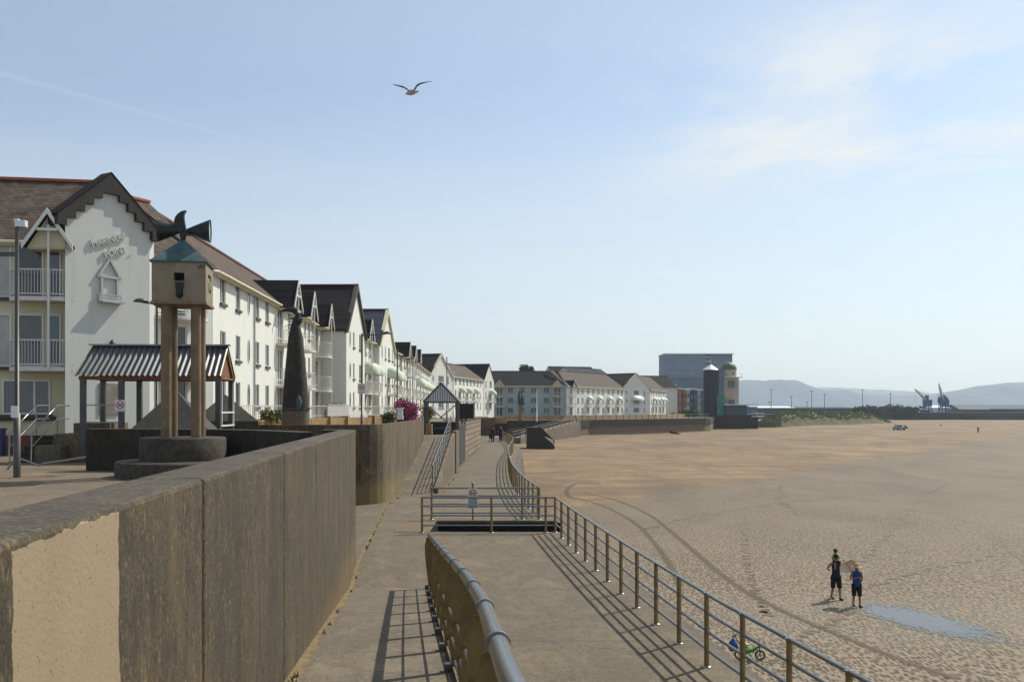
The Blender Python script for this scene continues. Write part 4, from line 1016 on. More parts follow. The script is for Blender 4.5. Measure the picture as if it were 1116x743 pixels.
# stepped cheek wall and stair to the left block
stp = empty('entrance_steps', (-18.2, 32.0, 2.0), 0, 'dark steps with pale concrete cheek blocks at the left apartment door', 'steps')
sc_ = 32.0 / F
b = MB(); X = lambda px: (px - 558) * 32 / F + 18.2; Zp = lambda py: 1.75 + (445 - py) * 32 / F
for x0_, x1_, yt in ((36, 54, 485.5), (51, 67, 473), (57, 73, 462)): pass
b.box(X(37), X(66), 0, 1.0, 0, Zp(485.5)); b.box(X(50), X(78), .6, 2.2, 0, Zp(473)); b.box(X(56), X(98), 1.6, 3.2, 0, Zp(461.5)); b.build('cheek_wall', 'pale_concrete', stp, bevel=.015)
b = MB()
for i in range(5): b.box(X(14), X(37) - .01, .1 + .33 * i, 3.0, 0, .17 * (i + 1))
b.build('treads', 'dark_concrete', stp)
b = MB()
for xx in (X(12), X(36)):
    p = [(xx, -.1, 0), (xx, -.1, .95), (xx, 1.7, 1.85), (xx, 2.6, 1.85)]
    b.tube(p, .03, 8); b.tube([(xx, -.1, .5), (xx, 1.7, 1.4), (xx, 2.6, 1.4)], .02, 8); b.tube([(xx, 1.7, .8), (xx, 1.7, 1.85)], .025, 8)
b.build('handrail', 'steel', stp)
b = MB(); b.box(-.28, .28, -.3, .3, 0, .95); b.box(-.31, .31, -.34, .34, .95, 1.03); b.tube([(-.2, .33, .1), (.2, .33, .1)], .1, 10); tag(b.build('wheelie_bin', 'blue_bin', None, (-19.0, 36.6, 2.0), .2), 'dark blue rubbish bin behind the handrail of the entrance steps', 'bin')
b = MB(); P0 = lambda px, py, Y: at(px, py, Y)
pl = [(-14.4, 28.9, 2.05), (-14.1, 28.95, 2.42), (-13.6, 29.0, 2.2), (-12.2, 29.0, 2.45)]
b = MB(); b.tube([(-14.5, 28.6, 2.0), (-14.25, 28.6, 2.36), (-13.6, 28.6, 2.12), (-13.45, 28.6, 2.17), (-12.2, 28.55, 2.36)], .035, 8)
tag(b.build('low_handrail', 'steel'), 'low bent handrail on the ground before the cheek wall', 'handrail')

# ================================================================== APARTMENT BLOCKS
FL = [(3.85, 5.10), (6.23, 7.50), (8.85, 10.10)]        # window sill and head heights on the three storeys, world z
_cache = {}
def window_meshes(w, h, style, pane, frame, detail):
    key = (round(w, 2), round(h, 2), style, pane, frame, detail)
    if key in _cache: return _cache[key]
    b = MB(); t = 0.065 if detail < 2 else 0.09; y0, y1 = 0.05, 0.11
    b.box(-w / 2, -w / 2 + t, y0, y1, 0, h); b.box(w / 2 - t, w / 2, y0, y1, 0, h); b.box(-w / 2 + t, w / 2 - t, y0, y1, 0, t); b.box(-w / 2 + t, w / 2 - t, y0, y1, h - t, h)
    if style == 'pair': b.box(-.04, .04, y0 + .002, y1, t, h - t)
    if style == 'triple':
        for x in (-w / 6, w / 6): b.box(x - .035, x + .035, y0 + .002, y1, t, h - t)
    if style == 'door':
        b.box(-.045, .045, y0 + .002, y1, t, h - t); b.box(-w / 2 + t, w / 2 - t, y0 + .004, y1 - .004, .35, .41)
    fr = b
    p = MB(); p.add([(-w / 2 + .02, .085, .02), (w / 2 - .02, .085, .02), (w / 2 - .02, .085, h - .02), (-w / 2 + .02, .085, h - .02)], [(0, 1, 2, 3)])
    s = MB(); s.box(-w / 2 - .10, w / 2 + .10, -.10, .03, -.13, -.003)
    fo = fr.build('window', frame); po = p.build('pane', pane); po.parent = fo
    so_ = None
    if style != 'door' and detail < 3: so_ = s.build('sill', 'dark_sill'); so_.parent = fo
    _cache[key] = [fo, po, so_, True]
    return _cache[key]
def put_window(parent, x, z, w, h, style='pair', pane='pane', frame='white_frame', detail=1, name='window', y=0):
    c = window_meshes(w, h, style, pane, frame, detail)
    if c[3]:
        fo = c[0]; c[3] = False
    else:
        fo = c[0].copy(); COL.objects.link(fo)
        for ch in (c[1], c[2]):
            if ch: q = ch.copy(); COL.objects.link(q); q.parent = fo
    fo.name = name; fo.parent = parent; fo.location = (x, y, z); return fo
def awning(parent, x, z, w, d, h, mat='awning'):
    b = MB(); n = 10; m = 8; vs = []
    for i in range(m + 1):
        a = pi * i / m
        for j in range(n + 1):
            q = pi / 2 * j / n
            vs.append((x - w / 2 * cos(a), -d * sin(a) ** 0.6 * cos(q) if 0 < i < m else -0.02, z + h * sin(q) * (sin(a) ** 0.45 if 0 < i < m else 0.0)))
    b.add(vs, [(i * (n + 1) + j, i * (n + 1) + j + 1, (i + 1) * (n + 1) + j + 1, (i + 1) * (n + 1) + j) for i in range(m) for j in range(n)], True)
    return b.build('awning', mat, parent)
def balcony(parent, x, z, w, d, detail, curved=True, mat='balcony_white', posts=False):
    n = 10
    def edge(k): 
        u = k / n; xx = x - w / 2 + w * u
        return (xx, -d * (1 - (0.35 * (2 * u - 1) ** 4 if curved else 0)))
    pts = [(x - w / 2, 0.0)] + [edge(k) for k in range(n + 1)] + [(x + w / 2, 0.0)]
    b = MB(); b.prism([(p[0], p[1] + .0) for p in pts], z - .16, z); s = b.build('balcony', mat, parent)
    P = [Vector((p[0] * 1.0, p[1] + .04, z)) for p in pts[1:-1]]; P = [Vector((x - w / 2 + .03, -.02, z))] + P + [Vector((x + w / 2 - .03, -.02, z))]
    b = MB(); H = 1.02
    for a, c in zip(P, P[1:]):
        for hh in ((.10, H) if detail < 3 else (.1, .55, H)): b.beam(a + Vector((0, 0, hh)), c + Vector((0, 0, hh)), .045, .045)
    tot = sum((c - a).length for a, c in zip(P, P[1:])); sp = {0: .11, 1: .14, 2: .28, 3: .8}[detail]; k = int(tot / sp); acc = 0; seg = 0; 
    lens = [(c - a).length for a, c in zip(P, P[1:])]
    for i in range(k + 1):
        s_ = tot * i / k; q = 0
        while q < len(lens) - 1 and s_ > lens[q]: s_ -= lens[q]; q += 1
        p = P[q].lerp(P[q + 1], min(1, s_ / max(lens[q], 1e-5)))
        r = .010 if detail < 2 else .018
        b.box(p.x - r, p.x + r, p.y - r, p.y + r, z + .08, z + H)
    b.build('balcony_rail', mat, s); return s
def dormer(parent, x, w, zb, zt, proj, back, roof, detail, post=0.0, wallmat='render_cream'):
    """small gable over a balcony bay, open underneath"""
    b = MB(); y0 = -proj; y1 = back
    for sx in (-1, 1): b.vpoly([(x + sx * w / 2, y0, zb), (x, y0, zt), (x, y1, zt), (x + sx * w / 2, y1, zb)], (0, 0, .07))
    r = b.build('dormer_roof', roof, parent)
    b = MB()
    for sx in (-1, 1): b.vpoly([(x + sx * (w / 2 + .06), y0 - .04, zb - .12), (x, y0 - .04, zt - .10), (x, y0 - .04, zt + .12), (x + sx * (w / 2 + .06), y0 - .04, zb + .10)], (0, .06, 0))
    if detail < 2: b.box(x - w * .22, x + w * .22, y0 - .02, y0 + .03, zb + (zt - zb) * .45, zb + (zt - zb) * .45 + .10)
    b.build('bargeboard', 'white_frame', r)
    b = MB(); b.vpoly([(x - w / 2 + .05, y0 + .3, zb), (x + w / 2 - .05, y0 + .3, zb), (x, y0 + .3, zt - .05)], (0, .05, 0)); b.box(x - w / 2 + .05, x + w / 2 - .05, y0 + .35, 0, zb - .05, zb); b.build('dormer_gable', wallmat, r)
    return r
def block(name, label, A, B, z0, eave=10.32, ridge=13.6, half=4.1, bays=(), wall='render_white', roof='roof_brown', ridge_mat='ridge_orange',
          detail=1, group=None, plinth=None, gable=False, coping=None, endcaps=(True, True), frame='white_frame', pane='pane', hip=(0, 0), overhang=0.3, floors=None, gutter=True, dz=0.0, awn=None):
    A = Vector(A); B = Vector(B); Ln = (B - A).length; rz = atan2(B.y - A.y, B.x - A.x)
    root = empty(name, (A.x, A.y, 0), rz, label, 'building', group)
    FLo = floors or [(a + dz, c + dz) for a, c in FL]
    # openings
    H = []; wins = []; ovals = []
    for bay in bays:
        k, x = bay[0], bay[1]; ww = bay[2] if len(bay) > 2 and bay[2] else None
        if k == 'o':
            ovals.append(x)
        if k in ('w', 'n', 't', 'a'):
            wd = ww or {'w': 1.15, 'n': 0.62, 'o': 0.45, 't': 2.1, 'a': 1.3}[k]
            for fi, (zs, zh) in enumerate(FLo):
                if len(bay) > 3 and fi not in bay[3]: continue
                if k == 'a' and fi == 1: H.append((x - wd / 2, x + wd / 2, zs - .85, zh)); wins.append((x, zs - .85, wd, zh - zs + .85, 'door'))
                else: H.append((x - wd / 2, x + wd / 2, zs, zh)); wins.append((x, zs, wd, zh - zs, {'w': 'pair', 'n': 'one', 'o': 'one', 't': 'triple', 'a': 'pair'}[k]))
        if k in 'bB':
            wd = ww or 1.7
            for fi, (zs, zh) in enumerate(FLo):
                zb_ = zs - (1.05 if fi else 1.05); H.append((x - wd / 2, x + wd / 2, zb_, zh - .02)); wins.append((x, zb_, wd, zh - .02 - zb_, 'door'))
    H = [h for h in H if h[0] > .05 and h[1] < Ln - .05]
    wins = [q for q in wins if q[0] - q[2] / 2 > .05 and q[0] + q[2] / 2 < Ln - .05]
    X = sorted(set([0, Ln] + [h[0] for h in H] + [h[1] for h in H])); Z = sorted(set([z0, eave] + [h[2] for h in H] + [h[3] for h in H]))
    b = MB(); D = half * 2
    for i in range(len(X) - 1):
        run = None
        for j in range(len(Z) - 1):
            xm, zm = (X[i] + X[i + 1]) / 2, (Z[j] + Z[j + 1]) / 2
            if any(h[0] < xm < h[1] and h[2] < zm < h[3] for h in H): continue
            b.add([(X[i], 0, Z[j]), (X[i + 1], 0, Z[j]), (X[i + 1], 0, Z[j + 1]), (X[i], 0, Z[j + 1])], [(0, 1, 2, 3)])
    for x0, x1, za, zb_ in H:
        p = [(x0, 0, za), (x1, 0, za), (x1, 0, zb_), (x0, 0, zb_)]; q = [(x, .12, z) for x, y, z in p]
        b.add(p + q, [(0, 4, 5, 1), (1, 5, 6, 2), (2, 6, 7, 3), (3, 7, 4, 0)])
    b.add([(0, D, z0), (0, 0, z0), (0, 0, eave), (0, D, eave)], [(0, 1, 2, 3)]); b.add([(Ln, 0, z0), (Ln, D, z0), (Ln, D, eave), (Ln, 0, eave)], [(0, 1, 2, 3)])
    b.add([(Ln, D, z0), (0, D, z0), (0, D, eave), (Ln, D, eave)], [(0, 1, 2, 3)])
    if gable: b.add([(0, 0, eave), (Ln, 0, eave), (Ln / 2, 0, ridge)], [(0, 1, 2)]); b.add([(0, D, eave), (Ln, D, eave), (Ln / 2, D, ridge)], [(0, 2, 1)])
    else:
        if not hip[0]: b.add([(0, 0, eave), (0, D, eave), (0, half, ridge)], [(0, 2, 1)])
        if not hip[1]: b.add([(Ln, 0, eave), (Ln, D, eave), (Ln, half, ridge)], [(0, 1, 2)])
    b.build('wall', wall, root)
    oh = overhang
    b = MB(); sl_ = (ridge - eave) / (half if not gable else Ln / 2)
    if not gable:
        xa, xb = -.12, Ln + .12
        for s in (0, 1):
            ye = -oh if s == 0 else D + oh; zE = eave - oh * sl_ + .12
            b.vpoly([(xa, ye, zE), (xb, ye, zE), (xb - hip[1], half, ridge + .12), (xa + hip[0], half, ridge + .12)], (0, 0, -.12))
        if hip[1]: b.vpoly([(xb, -oh, eave - oh * sl_ + .12), (xb, D + oh, eave - oh * sl_ + .12), (xb - hip[1], half, ridge + .12)], (0, 0, -.1))
        if hip[0]: b.vpoly([(xa, -oh, eave - oh * sl_ + .12), (xa, D + oh, eave - oh * sl_ + .12), (xa + hip[0], half, ridge + .12)], (0, 0, -.1))
    else:
        for sx in (0, 1):
            xe = -oh if sx == 0 else Ln + oh
            b.vpoly([(xe, -.12, eave - oh * sl_ + .12), (Ln / 2, -.12, ridge + .12), (Ln / 2, D, ridge + .12), (xe, D, eave - oh * sl_ + .12)], (0, 0, -.12))
    r = b.build('roof', roof, root)
    b = MB()
    if not gable: b.beam((-.14 + hip[0], half, ridge + .16), (Ln + .14 - hip[1], half, ridge + .16), .26, .12)
    else: b.beam((Ln / 2, -.14, ridge + .16), (Ln / 2, D, ridge + .16), .26, .12)
    b.build('ridge_tiles', ridge_mat, r)
    if gutter and not gable:
        zE = eave - oh * sl_
        b = MB(); b.tube([(-.1, -oh - .05, zE + .02), (Ln + .1, -oh - .05, zE + .02)], .075, 8); b.box(0, Ln, -oh + .02, -.02, zE - .10, zE - .02); b.build('gutter', 'cream_frame', r)
    if gable and coping:
        b = MB(); w_ = .30
        for sx in (-1, 1):
            a = Vector((Ln / 2 + sx * (Ln / 2 + .32), -.22, eave - .28 * sl_)); c = Vector((Ln / 2, -.22, ridge + .25))
            b.vpoly([a, c, c + Vector((0, 0, -w_ * 1.6)), a + Vector((-sx * .15, 0, -w_ * 1.4 + .35))], (0, .34, 0))
        b.build('verge', coping, r)
    if plinth:
        b = MB(); b.box(0, Ln, -.04, -.003, z0, plinth[1]); b.build('plinth', plinth[0], root)
    for x in ovals:
        for zs, zh in FLo:
            b = MB(); zc_ = (zs + zh) / 2; n_ = 20
            ring = lambda a_, c_, y_: [(x + a_ * cos(2 * pi * i / n_), y_, zc_ + c_ * sin(2 * pi * i / n_)) for i in range(n_)]
            v0 = ring(.30, .68, -.03) + ring(.24, .60, -.03) + ring(.30, .68, 0)
            b.add(v0, [(i, (i + 1) % n_, n_ + (i + 1) % n_, n_ + i) for i in range(n_)] + [(i, 2 * n_ + i, 2 * n_ + (i + 1) % n_, (i + 1) % n_) for i in range(n_)])
            fo = b.build('oval_window', frame, root); b = MB(); b.add(ring(.25, .61, -.015), [tuple(range(n_))]); b.build('pane', pane, fo)
    for q in wins:
        nm = 'balcony_door' if q[4] == 'door' else 'window'
        pn = pane
        put_window(root, q[0], q[1], q[2], q[3], q[4], pn, frame, detail, nm)
    for bay in bays:
        k, x = bay[0], bay[1]
        if k == 'b' and 1.2 < x < Ln - 1.2:
            bw = 2.7; 
            for fi in (1, 2): balcony(root, x, FLo[fi][0] - 1.05, bw, 1.15, detail)
            dormer(root, x, 2.9, eave - .35, eave + 1.45, 1.15, half * .55, 'roof_dark' if roof != 'roof_slate' else 'roof_slate', detail)
            b = MB(); b.tube([(x, -1.13, z0), (x, -1.13, eave + (0.9 if len(bay) < 5 else 2.0))], .05, 8); b.build('balcony_post', 'balcony_white', root)
        if k == 'B':
            for fi in (1, 2): balcony(root, x, FLo[fi][0] - 1.05, 2.4, 1.1, detail)
        if k == 'a':
            awning(root, x, FLo[1][1] - .55, 2.2, 1.5, 1.25, awn or 'awning')
            balcony(root, x, FLo[1][0] - 1.05, 2.3, 1.2, max(detail, 2))
        if k == 'p':
            b = MB(); b.tube([(x, -.07, z0), (x, -.07, eave - .3)], .05, 8); b.build('downpipe', 'grey_frame', root)
    return root

# left block, parallel to the picture
A, B = Vector((-26.0, 37.3)), Vector((-16.9, 38.85)); Ln = (B - A).length
left = block('apartment_block', 'nearest white block at the left edge, with curved balconies under a small gable', A, B, 1.95, half=4.2, ridge=13.35,
             bays=[('w', 1.2, 1.6), ('w', 3.6, 1.3)], wall='render_cream', roof='roof_brown', detail=0, plinth=('brick_red', 2.72), pane='pane_blind')
xb_ = 7.42
for zf in (5.33, 8.0):
    put_window(left, xb_ + .05, zf + .03, 0.95, 2.05, 'one', 'pane', 'white_frame', 0, 'balcony_door', -.10)
    put_window(left, xb_ - 0.95, zf + .03, 0.62, 2.05, 'one', 'curtain', 'white_frame', 0, 'side_light', -.10); put_window(left, xb_ + .92, zf + .03, 0.5, 2.05, 'one', 'pane_blind', 'white_frame', 0, 'side_light', -.10)
    balcony(left, xb_ + .62, zf, 2.3, 1.0, 0)
put_window(left, xb_ - .1, 3.52, 1.75, 1.35, 'triple', 'pane_blind', 'white_frame', 0, 'window', -.10)
b = MB(); b.box(xb_ - 1.2, xb_ + 1.0, -.12, -.004, 3.28, 3.45); b.build('long_sill', 'dark_sill', left)
dormer(left, xb_ + .96, 1.70, 9.86, 11.2, 1.15, 2.2, 'black_slate', 0, wallmat='render_cream')
b = MB(); b.tube([(xb_ + .98, -1.06, 5.2), (xb_ + .98, -1.06, 10.7)], .045, 10); b.build('balcony_post', 'white_frame', left)
b = MB(); b.tube([(Ln - .55, -.35, 9.85), (Ln - .38, -.30, 9.6), (Ln - .38, -.30, 2)], .045, 8); b.build('downpipe', 'cream_frame', left)
b = MB(); b.box(xb_ - 1.55, xb_ - 1.40, -.2, -.01, 7.15, 7.35); b.build('wall_light', 'dark_sill', left)

simple('coping_stone', (0.036, 0.032, 0.027), 0.9, 0, 0.3, 4, bumpy=0.3)
# tall gable with a stepped dark coping
A, B = Vector((-17.02, 37.92)), Vector((-15.0, 41.2)); Ln = (B - A).length
gb = empty('gable_house', (A.x, A.y, 0), atan2(B.y - A.y, B.x - A.x), 'tall white gable with stepped dark coping, worn lettering and a metal house emblem', 'building')
ze, zp = 11.25, 12.72
b = MB(); m = Ln / 2
gA = atan2(B.y - A.y, B.x - A.x); gy = (sin(gA), cos(gA)); b.vpoly([(0, 0, 1.95), (Ln, 0, 1.95), (Ln, 0, ze), (m, 0, zp), (0, 0, ze)], (.5 * gy[0], .5 * gy[1], 0)); b.add([(0, 0, 1.95), (1.3 * gy[0], 1.3 * gy[1], 1.95), (1.3 * gy[0], 1.3 * gy[1], 10.3), (0, 0, 10.3)], [(3, 2, 1, 0)]); b.add([(Ln, 0, 1.95), (Ln, 3.5, 1.95), (Ln, 3.5, 10.3), (Ln, 0, 10.3)], [(0, 1, 2, 3)])
b.build('wall', 'render_grey', gb)
b = MB()
for sx in (-1, 1):
    e = Vector((m + sx * (m + .42), -.16, ze - .16)); p = Vector((m, -.16, zp + .32)); 
    nst = 6
    top = [e, p]
    for i in range(nst):      # blocks hanging below the sloping line make the stepped underside
        t0, t1 = i / nst, (i + 1) / nst
        xa, xb2 = lerp(e.x, p.x, t0), lerp(e.x, p.x, t1); za, zb2 = lerp(e.z, p.z, t0), lerp(e.z, p.z, t1)
        dep = .38 if i < nst - 1 else .46
        b.vpoly([(xa, -.16, za - dep), (xb2, -.16, za - dep), (xb2, -.16, zb2), (xa, -.16, za)], (0, .6, 0))
b.build('stepped_coping', 'coping_stone', gb)
b = MB()
for sx in (-1, 1): b.vpoly([(m + sx * (m + .46), -.17, ze - .13), (m, -.17, zp + .40), (m, .5, zp + .40), (m + sx * (m + .46), .5, ze - .13)], (0, 0, -.07))
b.build('roof', 'roof_dark', gb)
text_mesh('lettering', 'MARINERS', .36, 'letter_grey', gb, (m - .05, -.05, 10.42), (R(90), R(-20), 0), .03)
text_mesh('lettering', 'POINT', .36, 'letter_grey', gb, (m + .25, -.05, 9.98), (R(90), R(-20), 0), .03)
b = MB(); 
for i in range(7): b.beam((m - .9 + .3 * i, -.03, 10.15 - .06 * i + .12), (m - .75 + .3 * i, -.03, 10.24 - .06 * i + .14), .03, .03)
b.build('rope_relief', 'relief_grey', gb)
b = MB(); c0 = m - .02
for a_, c_ in (((c0 - .5, 8.95), (c0, 9.68)), ((c0 + .5, 8.95), (c0, 9.68)), ((c0 - .55, 8.95), (c0 + .55, 8.95)), ((c0 - .36, 8.95), (c0 - .36, 8.15)), ((c0 + .36, 8.95), (c0 + .36, 8.15))): b.beam((a_[0], -.05, a_[1]), (c_[0], -.05, c_[1]), .09, .09, up=(0, 1, 0))
b.build('house_emblem', 'relief_grey', gb)
b = MB()
for k in range(3): b.beam((c0 - .5, -.08, 8.05 + .1 * k), (c0 + .55, -.08, 8.05 + .1 * k), .04, .04)
for k in range(12): b.beam((c0 - .48 + .09 * k, -.09, 8.0), (c0 - .48 + .09 * k, -.09, 8.3), .03, .03)
b.box(c0 - .5, c0 + .55, -.3, -.01, 7.93, 8.0); b.build('emblem_balcony', 'relief_grey', gb)
b = MB(); b.lathe([(.17, 0), (.13, .16), (.05, .30), (0, .36)], 12, (c0 + .05, -.16, 6.15)); b.build('alarm_box', 'bronze_dark', gb)  # dark bell-shaped alarm box on the gable, not a lamp
b = MB(); b.box(c0 - .45, c0 + .45, -.04, -.003, 3.5, 4.75); b.build('boarded_window', 'board_tan', gb)

# link with balconies behind the columned box
block('apartment_block', 'narrow white bay with balconies, mostly hidden behind the columned box', (-15.9, 42.4), (-13.98, 46.4), 1.95, bays=[('B', 2.2, 1.3)], detail=1, half=4.1, endcaps=(1, 1))
# long curving front
A, B = (-13.98, 46.5), (-15.25, 79.4)
block('apartment_block', 'long sunlit white front with oval windows and three little black dormer gables', A, B, 1.95, ridge=13.6, half=4.1, roof='roof_brown', ridge_mat='ridge_dark', detail=1,
      bays=[('w', 1.9, 1.05), ('n', 5.0, 1.0), ('o', 7.4), ('p', 8.6), ('w', 9.6, 1.0), ('w', 12.3, 1.0), ('b', 16.3), ('n', 19.4, .8, (0, 1, 2)), ('b', 22.6), ('o', 25.4), ('n', 27.3, .8), ('p', 28.6), ('b', 30.9)])
block('gable_wing', 'first projecting gabled wing with a black roof and a grey shaded flank', (-13.25, 79.6), (-13.05, 88.2), 1.95, eave=10.1, ridge=14.0, half=4.0, gable=True, roof='roof_dark', ridge_mat='ridge_dark', coping='dark_sill', detail=1,
      bays=[('o', 1.6), ('n', 3.3), ('n', 6.3, .9)], overhang=.2)
block('apartment_block', 'short sunlit front between the two black and slate gabled wings', (-13.9, 88.4), (-13.7, 98.2), 1.95, detail=2, bays=[('b', 2.2), ('a', 5.0), ('a', 7.9), ('p', 9.5)], ridge_mat='ridge_dark')
block('gable_wing', 'second projecting gabled wing with a blue slate roof and pale green awning', (-13.1, 98.4), (-12.9, 108.8), 1.95, eave=10.1, ridge=13.9, half=4.0, gable=True, roof='roof_slate', ridge_mat='ridge_dark', coping='render_cream', detail=2,
      bays=[('o', 1.7), ('n', 4.0), ('a', 6.6), ('n', 9.2, .6)], overhang=.2)
block('apartment_block', 'sunlit front with green awnings just beyond the slate gabled wing', (-13.6, 109), (-13.4, 132), 1.95, detail=2, ridge=12.6, roof='roof_brown', ridge_mat='ridge_dark', bays=[('a', 2.4), ('a', 5.6), ('w', 8.6), ('b', 12.2), ('w', 15.6), ('b', 19.0), ('w', 21.6)])
block('apartment_block', 'distant front with a row of four green awnings before the third gable', (-13.4, 132.2), (-15.4, 187.6), 1.95, eave=10.3, ridge=13.0, detail=2, roof='roof_pinkish', ridge_mat='ridge_dark', bays=[('b', 3.5), ('w', 8), ('a', 13), ('w', 17.5), ('a', 22.5), ('w', 27), ('a', 31.5), ('w', 36), ('a', 40.5), ('w', 45), ('a', 49.5)])
block('gable_wing', 'third gabled wing, tall and cream with a wide black roof', (-15.5, 188), (-11.9, 197.5), 1.95, eave=10.2, ridge=14.2, half=9.0, gable=True, roof='roof_dark', ridge_mat='ridge_dark', coping='render_cream', detail=2,
      bays=[('o', 1.4), ('t', 5.0, 2.4), ('n', 8.3)], overhang=.25)
block('apartment_block', 'distant white front with three arched awnings left of the blue-grey block', (-11.8, 197.8), (-6.5, 226.5), 1.9, eave=10.2, ridge=13.2, half=4.3, detail=2, roof='roof_pinkish', ridge_mat='ridge_dark', bays=[('w', 2.6), ('a', 6.4), ('w', 9.6), ('a', 13.0), ('w', 16.2), ('a', 19.6), ('w', 23), ('n', 26)])
block('gable_wing', 'narrow white end wing with small balconies beside the blue-grey block', (-6.4, 226.8), (-4.2, 233.5), 1.2, eave=10.1, ridge=13.9, half=5.0, gable=True, detail=2, roof='roof_dark', ridge_mat='ridge_dark', bays=[('n', 1.4), ('a', 4.6)], overhang=.2)
# block facing the camera across the far end
dzf = -0.55; F3 = [(2.7, 4.0), (5.35, 6.65), (8.0, 9.3)]
block('far_block', 'block, its shade painted blue-grey, facing across the far end of the promenade under a long black roof', (-8.5, 262), (14.2, 262), .85, eave=9.75, ridge=13.7, half=6.5, wall='render_blue_shade', roof='roof_dark', ridge_mat='ridge_dark', detail=2, hip=(0, 1.8), floors=F3,
      bays=[('b', 5.2), ('w', 8.1, 1.5), ('w', 11.2, 1.3), ('w', 14.2, 1.6), ('w', 17.6, 1.6), ('b', 20.4)], pane='pane', frame='grey_frame')
block('far_block', 'far sunlit white terrace with four arched canopies and a pinkish roof', (14.4, 262.2), (33.8, 299.5), .85, eave=9.75, ridge=13.9, half=6, wall='render_white', roof='roof_pinkish', ridge_mat='ridge_dark', detail=2, hip=(2.2, 0), floors=F3,
      bays=[('b', 3.0), ('w', 7.5), ('w', 10.5), ('a', 14.5), ('w', 18.0), ('a', 21.8), ('w', 25.2), ('a', 29.4), ('w', 32.8), ('a', 37.0), ('w', 40.2)], awn='parasol_white' if 'parasol_white' in M else 'white_frame')
block('far_gable', 'far white gable with one wide awning between the two sunlit terraces', (33.2, 299.0), (42.6, 308.5), .85, eave=10.1, ridge=14.4, half=9, gable=True, wall='render_white', roof='roof_dark', ridge_mat='ridge_dark', coping='render_cream', detail=2, floors=F3,
      bays=[('o', 2.0), ('t', 6.8, 2.6), ('n', 10.8)], overhang=.25)
awning(bpy.data.objects['far_gable'], 6.8, 6.2, 5.2, 2.0, 1.6, 'white_frame')
block('far_block', 'last far white terrace with four canopies ending in a tall bare party wall', (42.8, 308.8), (51.6, 334), .85, eave=9.7, ridge=14.2, half=5.5, wall='render_white', roof='roof_pinkish', ridge_mat='ridge_dark', detail=2, floors=F3,
      bays=[('w', 2.5), ('a', 6), ('a', 11), ('w', 14.5), ('a', 18), ('a', 23)], awn='white_frame')
block('far_roof_block', 'big slate-roofed hall behind the far sunlit terrace', (15.5, 338), (33.5, 345), .85, eave=12.5, ridge=18.2, half=8, wall='render_grey', roof='roof_dark', ridge_mat='ridge_dark', detail=3, hip=(0, 3))
block('far_roof_block', 'blue slate roof rising behind the far terrace beside the big hall', (24, 330), (38.5, 352), .85, eave=12.5, ridge=17.6, half=8, wall='render_grey', roof='roof_slate', ridge_mat='ridge_dark', detail=3)
block('far_roof_block', 'black roof standing behind the last far terrace', (44, 338), (57, 343), .85, eave=10.8, ridge=15.0, half=7, wall='render_white', roof='roof_dark', ridge_mat='ridge_dark', detail=3)

# ================================================================== GARDENS AND FURNITURE OF THE UPPER TERRACE
gl = [(-12.9, 43.4), (-11.0, 49.0), (-9.2, 54.8), (-7.75, 60.2), (-7.2, 66.0), (-6.9, 72)]
b = MB()
for a, c in zip(gl, gl[1:]):
    a = Vector(a); c = Vector(c); d = (c - a); n_ = max(2, round(d.length / 1.9))
    for i in range(n_):
        p = a + d * (i / n_); q = a + d * ((i + 1) / n_) - d.normalized() * .03
        b.beam((p.x, p.y, 2.62), (q.x, q.y, 2.62), .30, 1.28)
        if i % 2 == 0: b.box(p.x - .22, p.x + .22, p.y - .22, p.y + .22, 1.98, 3.36)
tag(b.build('garden_wall', 'tan_stone'), 'low tan stone garden wall with piers in front of the long white block', 'wall')
root = empty('garden_fence', (gl[0][0], gl[0][1], 3.26), 0, 'white picket railing along the top of the tan garden wall', 'fence'); L = root.location
for a, c in zip(gl, gl[1:]):
    a3 = Vector((a[0], a[1], 3.26)) - L; c3 = Vector((c[0], c[1], 3.26)) - L; b = MB()
    for hh in (.12, .62): b.beam(a3 + Vector((0, 0, hh)), c3 + Vector((0, 0, hh)), .03, .03)
    k = int((c3 - a3).length / .16)
    for i in range(k): p = a3.lerp(c3, i / k); b.box(p.x - .010, p.x + .010, p.y - .010, p.y + .010, 0, .66)
    b.build('fence_panel', 'balcony_white', root)
